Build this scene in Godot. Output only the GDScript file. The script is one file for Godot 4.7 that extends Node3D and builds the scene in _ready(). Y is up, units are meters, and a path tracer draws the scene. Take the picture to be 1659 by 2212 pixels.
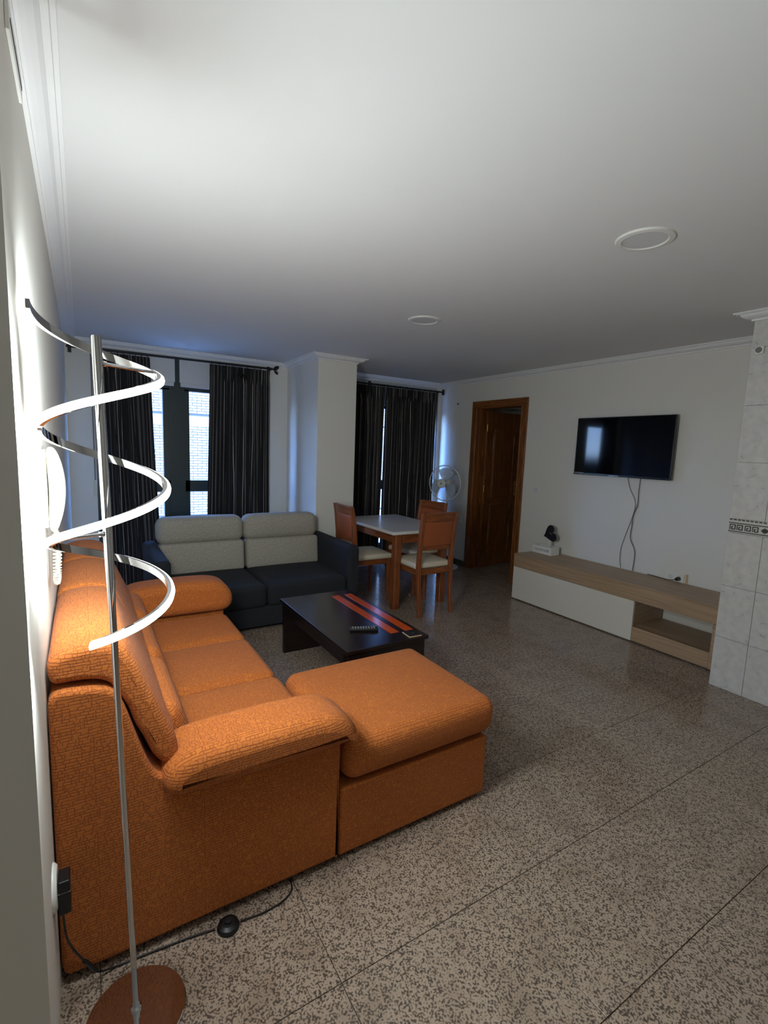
extends Node3D

const CEIL := 2.42
const XL := -0.100     # left wall
const XR := 4.275      # right wall
const ZB := -5.48      # back wall
const XP := 3.58       # tiled wall projection
const ZP := -1.49
const ZN := -1.118      # where the left wall ends
const ZREAR := 2.3
const XFAR := -2.3
var M := {}
var rng := RandomNumberGenerator.new()

func _ready() -> void:
	rng.seed = 4711
	make_camera_and_light()
	make_materials()
	make_shell()
	make_windows()
	make_outside()
	make_door()
	make_orange_sofa()
	make_black_sofa()
	make_coffee_table()
	make_dining()
	make_tv_unit()
	make_tv()
	make_lamp()
	make_curtains()
	make_fan()
	make_small_things()

# ------------------------------------------------------------------ camera, sky, exposure
func make_camera_and_light() -> void:
	var cam := Camera3D.new()
	cam.name = "camera"
	# yaw 31.89, pitch 7.28 down, roll 2.1 degrees, 1.5 m above the floor
	var a := 0.5565671544; var b := 0.1271375194; var g := -0.0365895974
	var ry := Basis(Vector3(cos(a), 0, -sin(a)), Vector3(0, 1, 0), Vector3(sin(a), 0, cos(a)))
	var rx := Basis(Vector3(1, 0, 0), Vector3(0, cos(b), sin(b)), Vector3(0, -sin(b), cos(b)))
	var rz := Basis(Vector3(cos(g), sin(g), 0), Vector3(-sin(g), cos(g), 0), Vector3(0, 0, 1))
	cam.transform = Transform3D((rz * rx * ry).transposed(), Vector3(0, 1.5, 0))
	cam.fov = rad_to_deg(2.0 * atan(1106.0 / 1052.79))
	cam.near = 0.02
	cam.far = 200.0
	add_child(cam)
	cam.current = true
	var env := Environment.new()
	env.tonemap_mode = Environment.TONE_MAPPER_LINEAR
	env.tonemap_exposure = 1.0
	env.background_mode = Environment.BG_SKY
	var sm := ProceduralSkyMaterial.new()
	sm.sky_top_color = Color(0.38, 0.60, 0.97)
	sm.sky_horizon_color = Color(0.68, 0.82, 1.0)
	sm.ground_horizon_color = Color(0.40, 0.42, 0.45)
	sm.ground_bottom_color = Color(0.25, 0.25, 0.26)
	sm.sky_energy_multiplier = 5.0
	sm.ground_energy_multiplier = 1.0
	var sky := Sky.new()
	sky.sky_material = sm
	env.sky = sky
	env.ambient_light_source = Environment.AMBIENT_SOURCE_DISABLED
	env.sdfgi_enabled = true
	env.ssao_enabled = true
	env.ssil_enabled = true
	var we := WorldEnvironment.new()
	we.name = "world_environment"
	we.environment = env
	add_child(we)

# ------------------------------------------------------------------ nodes
func numbered(called: String) -> String:
	if not has_node(NodePath(called)):
		return called
	var i := 1
	while has_node(NodePath("%s_%03d" % [called, i])):
		i += 1
	return "%s_%03d" % [called, i]

func tag(o: Node, label: String, category: String, group := "") -> void:
	o.set_meta("label", label)
	o.set_meta("category", category)
	if group != "":
		o.set_meta("group", group)

func thing(called: String, label: String, category: String, at: Vector3, turn := 0.0, group := "") -> Node3D:
	var o := Node3D.new()
	o.name = numbered(called)
	add_child(o)
	o.position = at
	o.rotation.y = deg_to_rad(turn)
	tag(o, label, category, group)
	return o

func part(parent: Node, called: String, mesh: Mesh, mat: Material, at := Vector3.ZERO, rot := Vector3.ZERO) -> MeshInstance3D:
	var o := MeshInstance3D.new()
	o.name = called
	o.mesh = mesh
	o.material_override = mat
	o.position = at
	o.rotation_degrees = rot
	o.cast_shadow = GeometryInstance3D.SHADOW_CASTING_SETTING_ON
	parent.add_child(o, true)
	return o

# a part given in room coordinates under an unturned thing
func wpart(parent: Node3D, called: String, mesh: Mesh, mat: Material, at := Vector3.ZERO, rot := Vector3.ZERO) -> MeshInstance3D:
	return part(parent, called, mesh, mat, at - parent.position, rot)

func structure(called: String, mesh: Mesh, mat: Material, at := Vector3.ZERO) -> MeshInstance3D:
	var o := part(self, called, mesh, mat, at)
	o.set_meta("kind", "structure")
	return o

func structure_root(called: String, at := Vector3.ZERO) -> Node3D:
	var o := Node3D.new()
	o.name = called
	add_child(o)
	o.position = at
	o.set_meta("kind", "structure")
	return o

# ------------------------------------------------------------------ meshes
func quad(st: SurfaceTool, a: Vector3, b: Vector3, c: Vector3, d: Vector3) -> void:
	st.add_vertex(a); st.add_vertex(b); st.add_vertex(c)
	st.add_vertex(a); st.add_vertex(c); st.add_vertex(d)

func box(size: Vector3) -> BoxMesh:
	var b := BoxMesh.new()
	b.size = size
	return b

# boxes given by their two corners, joined into one mesh
func boxes(list: Array) -> ArrayMesh:
	var st := SurfaceTool.new()
	st.begin(Mesh.PRIMITIVE_TRIANGLES)
	for c in list:
		var lo: Vector3 = c[0]
		var hi: Vector3 = c[1]
		st.append_from(box(hi - lo), 0, Transform3D(Basis(), (lo + hi) * 0.5))
	return st.commit()

func join(list: Array) -> ArrayMesh:
	var st := SurfaceTool.new()
	st.begin(Mesh.PRIMITIVE_TRIANGLES)
	for c in list:
		st.append_from(c[0], 0, c[1])
	return st.commit()

func at(p: Vector3, rot := Vector3.ZERO) -> Transform3D:
	return Transform3D(Basis.from_euler(rot * PI / 180.0), p)

# box with rounded edges; f may bend its points
func rbox(size: Vector3, r: float, n := 2, seg := 1, f = null) -> ArrayMesh:
	var h := size * 0.5
	r = min(r, min(h.x, min(h.y, h.z)) * 0.999)
	var inner := h - Vector3(r, r, r)
	var us := []
	for i in n + 1:
		us.append([-1.0 + float(i) / n, -1.0])
	for i in range(1, seg):
		us.append([0.0, -1.0 + 2.0 * i / seg])
	for i in n + 1:
		us.append([float(i) / n, 1.0])
	var st := SurfaceTool.new()
	st.begin(Mesh.PRIMITIVE_TRIANGLES)
	var bent: bool = f != null
	for axis in 3:
		for s in [-1.0, 1.0]:
			var nn := Vector3.ZERO
			nn[axis] = s
			var t1 := Vector3.ZERO
			t1[(axis + 1) % 3] = 1.0
			var t2 := nn.cross(t1)
			var ps := []
			var ns := []
			for u in us:
				var rp := []
				var rn := []
				for v in us:
					var d: Vector3 = (nn + t1 * tan(u[0] * PI / 4.0) + t2 * tan(v[0] * PI / 4.0)).normalized()
					var o: Vector3 = (nn + t1 * u[1] + t2 * v[1]) * inner
					var p: Vector3 = o + d * r
					rp.append(f.call(p) if bent else p)
					rn.append(d)
				ps.append(rp)
				ns.append(rn)
			for i in us.size() - 1:
				for j in us.size() - 1:
					for k in [[0, 0], [0, 1], [1, 1], [0, 0], [1, 1], [1, 0]]:
						if not bent:
							st.set_normal(ns[i + k[0]][j + k[1]])
						st.add_vertex(ps[i + k[0]][j + k[1]])
	if bent:
		st.generate_normals()
	return st.commit()

# closed outline in x,y (counter-clockwise) drawn out along z; sections are [z, inset], z falling
func loft(poly: PackedVector2Array, sections: Array, f = null) -> ArrayMesh:
	var n := poly.size()
	var st := SurfaceTool.new()
	st.begin(Mesh.PRIMITIVE_TRIANGLES)
	var rows := []
	for s in sections:
		var flat := shrunk(poly, s[1])
		var row := []
		for q in flat:
			var p := Vector3(q.x, q.y, s[0])
			if f != null:
				p = f.call(p)
			row.append(p)
		rows.append(row)
	st.set_smooth_group(0)
	for k in rows.size() - 1:
		for i in n:
			var j := (i + 1) % n
			quad(st, rows[k][i], rows[k][j], rows[k + 1][j], rows[k + 1][i])
	st.generate_normals()
	var cap := SurfaceTool.new()
	cap.begin(Mesh.PRIMITIVE_TRIANGLES)
	for e in 2:
		var row: Array = rows[0] if e == 0 else rows[-1]
		var facing := Vector3(0, 0, 1.0 if e == 0 else -1.0)
		var flat := PackedVector2Array()
		for p in row:
			flat.append(Vector2(p.x, p.y))
		var tri := Geometry2D.triangulate_polygon(flat)
		if tri.is_empty():
			tri = Geometry2D.triangulate_polygon(poly)
		for t in range(0, tri.size(), 3):
			var a: Vector3 = row[tri[t]]
			var b: Vector3 = row[tri[t + 1]]
			var c: Vector3 = row[tri[t + 2]]
			var area := (b.x - a.x) * (c.y - a.y) - (b.y - a.y) * (c.x - a.x)
			if (area > 0.0) == (e == 0):   # the first cap is clockwise seen from +z
				var w := b
				b = c
				c = w
			for v in [a, b, c]:
				cap.set_normal(facing)
				cap.add_vertex(v)
	return join([[st.commit(), Transform3D()], [cap.commit(), Transform3D()]])

# the outline drawn in by small steps, its points evened out on the way so that it never folds
func shrunk(poly: PackedVector2Array, by: float) -> PackedVector2Array:
	var p := poly.duplicate()
	var n := p.size()
	var steps := int(ceil(by / 0.003))
	for t in steps:
		var o := PackedVector2Array()
		for i in n:
			var a := p[(i - 1 + n) % n]
			var b := p[(i + 1) % n]
			var e := b - a
			var q := p[i] - Vector2(e.y, -e.x).normalized() * (by / steps)
			o.append(q.lerp((a + b) * 0.5, 0.18))
		p = o
	return p

func smooth_poly(pts: Array, times := 2, most := 0.03) -> PackedVector2Array:
	var p := PackedVector2Array()
	for q in pts:
		p.append(Vector2(q[0], q[1]))
	for t in times:
		var o := PackedVector2Array()
		for i in p.size():
			var a := p[i]
			var b := p[(i + 1) % p.size()]
			var k := minf(0.25, most / maxf((b - a).length(), 0.0001))
			o.append(a.lerp(b, k))
			o.append(a.lerp(b, 1.0 - k))
		p = o
	return p

func frames(pts: PackedVector3Array) -> Array:
	var out := []
	var up := Vector3.UP
	var t0 := (pts[1] - pts[0]).normalized()
	if absf(t0.dot(up)) > 0.95:
		up = Vector3.RIGHT
	var nrm := t0.cross(up).normalized()
	for i in pts.size():
		var t := (pts[min(i + 1, pts.size() - 1)] - pts[max(i - 1, 0)]).normalized()
		nrm = (nrm - t * nrm.dot(t)).normalized()
		out.append([t, nrm, t.cross(nrm)])
	return out

func tube(pts: PackedVector3Array, rad, sides := 8, caps := true) -> ArrayMesh:
	var fr := frames(pts)
	var st := SurfaceTool.new()
	st.begin(Mesh.PRIMITIVE_TRIANGLES)
	var rows := []
	for i in pts.size():
		var r: float = rad[i] if rad is Array else rad
		var row := []
		for k in sides:
			var a := TAU * k / sides
			row.append([pts[i], fr[i][1] * cos(a) + fr[i][2] * sin(a), r])
		rows.append(row)
	for i in pts.size() - 1:
		for k in sides:
			var j := (k + 1) % sides
			for q in [[i, k], [i + 1, k], [i + 1, j], [i, k], [i + 1, j], [i, j]]:
				var v: Array = rows[q[0]][q[1]]
				st.set_normal(v[1])
				st.add_vertex(v[0] + v[1] * v[2])
	if caps:
		for e in 2:
			var i := 0 if e == 0 else pts.size() - 1
			var nn: Vector3 = fr[i][0] * (-1.0 if e == 0 else 1.0)
			for k in sides:
				var j := (k + 1) % sides
				var a: Vector3 = rows[i][k][0] + rows[i][k][1] * rows[i][k][2]
				var b: Vector3 = rows[i][j][0] + rows[i][j][1] * rows[i][j][2]
				st.set_normal(nn)
				st.add_vertex(pts[i])
				st.set_normal(nn)
				st.add_vertex(a if e == 0 else b)
				st.set_normal(nn)
				st.add_vertex(b if e == 0 else a)
	return st.commit()

func spline(list: Array, per := 6) -> PackedVector3Array:
	var o := PackedVector3Array()
	for i in list.size() - 1:
		var a: Vector3 = list[max(i - 1, 0)]
		var b: Vector3 = list[i]
		var c: Vector3 = list[i + 1]
		var d: Vector3 = list[min(i + 2, list.size() - 1)]
		for k in per:
			o.append(b.cubic_interpolate(c, a, d, float(k) / per))
	o.append(list[-1])
	return o

# profile of [radius, y] going upwards on the outside
func lathe(profile: Array, seg := 32) -> ArrayMesh:
	var st := SurfaceTool.new()
	st.begin(Mesh.PRIMITIVE_TRIANGLES)
	for k in profile.size() - 1:
		var p: Array = profile[k]
		var q: Array = profile[k + 1]
		st.set_smooth_group(k)
		for i in seg:
			var a := TAU * i / seg
			var b := TAU * (i + 1) / seg
			var pa := Vector3(p[0] * cos(a), p[1], p[0] * sin(a))
			var pb := Vector3(p[0] * cos(b), p[1], p[0] * sin(b))
			var qa := Vector3(q[0] * cos(a), q[1], q[0] * sin(a))
			var qb := Vector3(q[0] * cos(b), q[1], q[0] * sin(b))
			if p[0] > 1e-5:
				st.add_vertex(pa); st.add_vertex(pb); st.add_vertex(qb)
			if q[0] > 1e-5:
				st.add_vertex(pa); st.add_vertex(qb); st.add_vertex(qa)
	st.generate_normals()
	return st.commit()

# upright bar of rectangular section; stops are [centre, width x, depth z]
func post(stops: Array) -> ArrayMesh:
	var st := SurfaceTool.new()
	st.begin(Mesh.PRIMITIVE_TRIANGLES)
	st.set_smooth_group(-1)
	var rows := []
	for s in stops:
		var c: Vector3 = s[0]
		var w: float = s[1] * 0.5
		var d: float = s[2] * 0.5
		var e: float = min(w, d) * 0.25
		rows.append([c + Vector3(-w + e, 0, d), c + Vector3(w - e, 0, d), c + Vector3(w, 0, d - e), c + Vector3(w, 0, -d + e), c + Vector3(w - e, 0, -d), c + Vector3(-w + e, 0, -d), c + Vector3(-w, 0, -d + e), c + Vector3(-w, 0, d - e)])
	for k in rows.size() - 1:
		for i in 8:
			var j := (i + 1) % 8
			quad(st, rows[k][j], rows[k][i], rows[k + 1][i], rows[k + 1][j])
	for i in range(1, 7):
		st.add_vertex(rows[0][0]); st.add_vertex(rows[0][i]); st.add_vertex(rows[0][i + 1])
		st.add_vertex(rows[-1][0]); st.add_vertex(rows[-1][i + 1]); st.add_vertex(rows[-1][i])
	st.generate_normals()
	return st.commit()

# ------------------------------------------------------------------ materials
func mat(c: Color, rough := 0.6, metal := 0.0) -> StandardMaterial3D:
	var m := StandardMaterial3D.new()
	m.albedo_color = c
	m.roughness = rough
	m.metallic = metal
	return m

func tri(img: Image, rough: float, metres: float, world := false, nrm: Image = null, nscale := 1.0) -> StandardMaterial3D:
	var m := StandardMaterial3D.new()
	m.albedo_texture = ImageTexture.create_from_image(img)
	m.roughness = rough
	m.uv1_triplanar = true
	m.uv1_world_triplanar = world
	m.uv1_triplanar_sharpness = 8.0
	m.uv1_scale = Vector3.ONE / metres
	if nrm != null:
		m.normal_enabled = true
		m.normal_texture = ImageTexture.create_from_image(nrm)
		m.normal_scale = nscale
	return m

func noise_bytes(size_x: int, size_y: int, freq: float, sd: int, octaves := 3, kind := FastNoiseLite.TYPE_SIMPLEX_SMOOTH) -> PackedByteArray:
	var nz := FastNoiseLite.new()
	nz.seed = sd
	nz.noise_type = kind
	nz.frequency = freq
	nz.fractal_octaves = octaves
	return nz.get_seamless_image(size_x, size_y, false, false, 0.1, true).get_data()

func ramp_image(w: int, h: int, data: PackedFloat32Array, lo: Color, hi: Color) -> Image:
	var b := PackedByteArray()
	b.resize(w * h * 3)
	for i in w * h:
		var c := lo.lerp(hi, clampf(data[i], 0, 1))
		b[i * 3] = int(c.r * 255); b[i * 3 + 1] = int(c.g * 255); b[i * 3 + 2] = int(c.b * 255)
	return Image.create_from_data(w, h, false, Image.FORMAT_RGB8, b)

func granite() -> Image:
	var s := 1024
	var fine := noise_bytes(s, s, 0.165, 3, 3)
	var mid := noise_bytes(s, s, 0.055, 8, 2)
	var big := noise_bytes(s, s, 0.008, 12, 2)
	var b := PackedByteArray()
	b.resize(s * s * 3)
	var light := Color8(172, 152, 134)
	var tan_ := Color8(142, 122, 104)
	var dark := Color8(86, 75, 65)
	var mean_f := 0.0
	var mean_m := 0.0
	for i in range(0, s * s, 37):
		mean_f += fine[i]
		mean_m += mid[i]
	mean_f /= s * s / 37.0
	mean_m /= s * s / 37.0
	for i in s * s:
		var v := (fine[i] - mean_f) / 255.0 + 0.45 * (mid[i] - mean_m) / 255.0
		var c := light.lerp(tan_, clampf((big[i] - 110) / 220.0, 0, 1))
		if v > -0.02:
			c = c.lerp(tan_, clampf((v + 0.02) * 8.0, 0, 0.7))
		if v > 0.045:
			c = c.lerp(dark, clampf((v - 0.035) * 7.0, 0, 1))
		b[i * 3] = int(c.r * 255); b[i * 3 + 1] = int(c.g * 255); b[i * 3 + 2] = int(c.b * 255)
	return Image.create_from_data(s, s, false, Image.FORMAT_RGB8, b)

func wood(lo: Color, hi: Color, sd: int, upright := false, knots := 0.0) -> Image:
	var w := 512
	var h := 512
	var g := FastNoiseLite.new()
	g.seed = sd
	g.frequency = 1.0
	g.fractal_octaves = 3
	var data := PackedFloat32Array()
	data.resize(w * h)
	for y in h:
		for x in w:
			var along := float(y if upright else x) / w * TAU
			var across := float(x if upright else y) / w * TAU
			# on a torus so that it repeats without a seam
			var n := g.get_noise_3d(cos(along) * 0.5 + cos(across) * 5.5, sin(along) * 0.5 + sin(across) * 5.5, sd)
			var m := g.get_noise_3d(cos(along) * 1.6 + cos(across) * 34.0, sin(along) * 1.6 + sin(across) * 34.0, sd + 40)
			data[y * w + x] = 0.5 + 0.9 * n * (1.0 + knots) + 0.35 * m
	return ramp_image(w, h, data, lo, hi)

# woven upholstery: short threads crossing one another, dark between
func weave_height() -> PackedFloat32Array:
	var s := 512
	var d := PackedFloat32Array()
	d.resize(s * s)
	d.fill(1.0)
	var r := RandomNumberGenerator.new()
	r.seed = 77
	var row := 16      # one thread
	for j in s / row:
		# gap between threads, wavering a little
		var x := 0
		while x < s:
			var run := r.randi_range(10, 36)
			var dy := r.randi_range(-2, 2)
			if r.randf() < 0.86:
				for xx in range(x, min(x + run, s)):
					for k in range(-2, 3):
						var yy := posmod(j * row + dy + k, s)
						var v := 0.15 + 0.25 * absf(k)
						d[yy * s + xx] = minf(d[yy * s + xx], v)
			# short upright cut
			if r.randf() < 0.8:
				var cx := posmod(x + r.randi_range(-2, 2), s)
				for yy in range(j * row + dy, j * row + dy + row + 2):
					for k in range(-2, 3):
						var v2 := 0.22 + 0.25 * absf(k)
						var p := posmod(yy, s) * s + posmod(cx + k, s)
						d[p] = minf(d[p], v2)
			x += run
	return d

func height_to_normal(d: PackedFloat32Array, s: int, bump: float) -> Image:
	var b := PackedByteArray()
	b.resize(s * s)
	for i in s * s:
		b[i] = int(clampf(d[i], 0, 1) * 255)
	var im := Image.create_from_data(s, s, false, Image.FORMAT_L8, b)
	im.convert(Image.FORMAT_RGBA8)
	im.bump_map_to_normal_map(bump)
	return im

func fabric(lo: Color, hi: Color, sd: int) -> Image:
	var s := 256
	var a := noise_bytes(s, s, 0.22, sd, 2)
	var b := noise_bytes(s, s, 0.03, sd + 1, 2)
	var d := PackedFloat32Array()
	d.resize(s * s)
	for i in s * s:
		d[i] = 0.1 + 0.65 * a[i] / 255.0 + 0.3 * b[i] / 255.0
	return ramp_image(s, s, d, lo, hi)

func stripes() -> Image:
	var w := 1024
	var im := Image.create(w, 8, false, Image.FORMAT_RGB8)
	im.fill(Color8(34, 33, 35))
	var r := RandomNumberGenerator.new()
	r.seed = 5
	var x := 8
	while x < w - 30:
		var k := r.randi_range(0, 3)
		if k == 0:
			im.fill_rect(Rect2i(x, 0, 20, 8), Color8(92, 88, 85))
			x += 20
		elif k == 1:
			im.fill_rect(Rect2i(x, 0, 4, 8), Color8(176, 168, 157))
			x += 4
		elif k == 2:
			im.fill_rect(Rect2i(x, 0, 4, 8), Color8(176, 168, 157))
			im.fill_rect(Rect2i(x + 14, 0, 4, 8), Color8(112, 106, 100))
			x += 18
		else:
			im.fill_rect(Rect2i(x, 0, 10, 8), Color8(58, 56, 57))
			x += 10
		x += r.randi_range(16, 42)
	return im

func marble() -> Image:
	var s := 512
	var a := noise_bytes(s, s, 0.006, 21, 4)
	var b := noise_bytes(s, s, 0.02, 25, 3)
	var d := PackedFloat32Array()
	d.resize(s * s)
	for i in s * s:
		var vein := 1.0 - clampf(absf(a[i] - 128.0) / 9.0, 0, 1)
		var gate := clampf((b[i] - 150) / 60.0, 0, 1)
		d[i] = 0.92 - 0.6 * vein * gate - 0.25 * (b[i] / 255.0)
	return ramp_image(s, s, d, Color8(150, 148, 146), Color8(222, 219, 214))

# band of key ornament with a dashed line above it
func key_band() -> Image:
	var im := Image.create(360, 96, false, Image.FORMAT_RGB8)
	var pale := Color8(205, 202, 196)
	var ink := Color8(52, 56, 54)
	im.fill(pale)
	for k in 15:
		im.fill_rect(Rect2i(k * 24 + 2, 2, 17, 8), ink)
	im.fill_rect(Rect2i(0, 26, 360, 6), ink)
	im.fill_rect(Rect2i(0, 84, 360, 6), ink)
	for m in 2:
		var x := 6 + m * 88
		for q in 2:
			var o := x + q * 42
			im.fill_rect(Rect2i(o, 38, 36, 7), ink)
			im.fill_rect(Rect2i(o + 29, 38, 7, 38), ink)
			im.fill_rect(Rect2i(o + 10, 69, 26, 7), ink)
			im.fill_rect(Rect2i(o + 10, 53, 7, 20), ink)
			im.fill_rect(Rect2i(o + 10, 53, 13, 6), ink)
			im.fill_rect(Rect2i(o, 38, 6, 38), ink)
	for y in range(34, 82):
		var w := 22 - absi(y - 58)
		if w > 0:
			im.fill_rect(Rect2i(206 - w, y, 2 * w, 1), ink if absi(y - 58) < 15 else Color8(150, 150, 146))
	for q in 3:
		var o2 := 238 + q * 42
		im.fill_rect(Rect2i(o2, 38, 36, 7), ink)
		im.fill_rect(Rect2i(o2 + 29, 38, 7, 38), ink)
		im.fill_rect(Rect2i(o2 + 10, 69, 26, 7), ink)
		im.fill_rect(Rect2i(o2 + 10, 53, 7, 20), ink)
		im.fill_rect(Rect2i(o2, 38, 6, 38), ink)
	return im

func make_materials() -> void:
	M.wall = mat(Color8(230, 226, 216), 0.75)
	M.ceiling = mat(Color8(228, 227, 225), 0.85)
	M.plaster = mat(Color8(238, 237, 235), 0.6)
	M.floor = tri(granite(), 0.16, 1.55, true)
	M.grout = mat(Color8(100, 84, 72), 0.8)
	M.tile_grout = mat(Color8(176, 173, 168), 0.85)
	M.skirt = mat(Color8(92, 88, 86), 0.3)
	var wv := weave_height()
	M.orange = tri(ramp_image(512, 512, wv, Color8(132, 62, 19), Color8(188, 105, 38)), 0.9, 0.28, false, height_to_normal(wv, 512, 3.0), 0.7)
	M.orange.rim_enabled = true
	M.orange.rim = 0.06
	M.orange.rim_tint = 0.6
	M.black_cloth = mat(Color8(28, 31, 36), 0.9)
	M.greige = tri(fabric(Color8(122, 116, 104), Color8(204, 197, 182), 31), 0.95, 0.16)
	M.oak_h = tri(wood(Color8(148, 122, 95), Color8(186, 158, 126), 9, false, -0.35), 0.42, 0.6)
	M.oak_h.uv1_scale = Vector3(0.6, 1.2, 1.2)
	M.white_gloss = mat(Color8(226, 221, 209), 0.22)
	M.wenge = tri(wood(Color8(20, 13, 12), Color8(40, 27, 24), 15), 0.22, 0.5)
	M.stripe_orange = mat(Color8(190, 74, 28), 0.16)
	M.cherry_v = tri(wood(Color8(112, 58, 28), Color8(156, 88, 46), 19, true), 0.35, 0.5)
	M.cherry_h = tri(wood(Color8(112, 58, 28), Color8(156, 88, 46), 23), 0.35, 0.5)
	M.leather = tri(fabric(Color8(140, 70, 36), Color8(168, 90, 50), 41), 0.4, 0.2)
	M.cream = mat(Color8(220, 208, 182), 0.6)
	M.table_white = mat(Color8(228, 224, 216), 0.18)
	M.door_v = tri(wood(Color8(98, 54, 22), Color8(150, 92, 44), 29, true), 0.35, 0.6)
	M.door_h = tri(wood(Color8(98, 54, 22), Color8(150, 92, 44), 33), 0.35, 0.6)
	M.brass = mat(Color8(196, 160, 92), 0.25, 1.0)
	M.chrome = mat(Color8(214, 214, 216), 0.06, 1.0)
	M.steel = mat(Color8(150, 150, 152), 0.3, 1.0)
	M.black_plastic = mat(Color8(18, 18, 19), 0.4)
	M.black_metal = mat(Color8(16, 16, 17), 0.45)
	M.screen = mat(Color8(6, 7, 9), 0.05)
	M.screen.metallic_specular = 0.3
	M.bezel = mat(Color8(10, 10, 11), 0.25)
	M.white_plastic = mat(Color8(232, 231, 224), 0.35)
	M.ivory = mat(Color8(212, 205, 182), 0.4)
	M.grey_plastic = mat(Color8(120, 118, 120), 0.5)
	M.frame_green = mat(Color8(44, 58, 56), 0.35)
	M.shutter_white = mat(Color8(214, 214, 212), 0.5)
	M.curtain = StandardMaterial3D.new()
	M.curtain.albedo_texture = ImageTexture.create_from_image(stripes())
	M.curtain.roughness = 0.95
	M.marble = tri(marble(), 0.3, 0.7, true)
	M.key = StandardMaterial3D.new()
	M.key.albedo_texture = ImageTexture.create_from_image(key_band())
	M.key.roughness = 0.3
	M.glass = mat(Color(0.9, 0.95, 0.95, 0.06), 0.02)
	M.glass.transparency = BaseMaterial3D.TRANSPARENCY_ALPHA
	M.clear_blade = mat(Color(0.82, 0.86, 0.9, 0.62), 0.2)
	M.clear_blade.transparency = BaseMaterial3D.TRANSPARENCY_ALPHA
	M.led = mat(Color8(255, 248, 232), 0.5)
	M.led.emission_enabled = true
	M.led.emission = Color(1.0, 0.99, 0.95)
	M.led.emission_energy_multiplier = 8.0
	M.wood_stick = mat(Color8(206, 176, 130), 0.6)
	M.brick_a = mat(Color8(168, 141, 119), 0.85)
	M.brick_b = mat(Color8(158, 129, 107), 0.85)
	M.brick_c = mat(Color8(176, 151, 130), 0.85)
	M.mortar = mat(Color8(78, 70, 64), 0.9)
	M.concrete = mat(Color8(164, 134, 114), 0.85)
	M.street = mat(Color8(120, 118, 116), 0.9)

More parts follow.
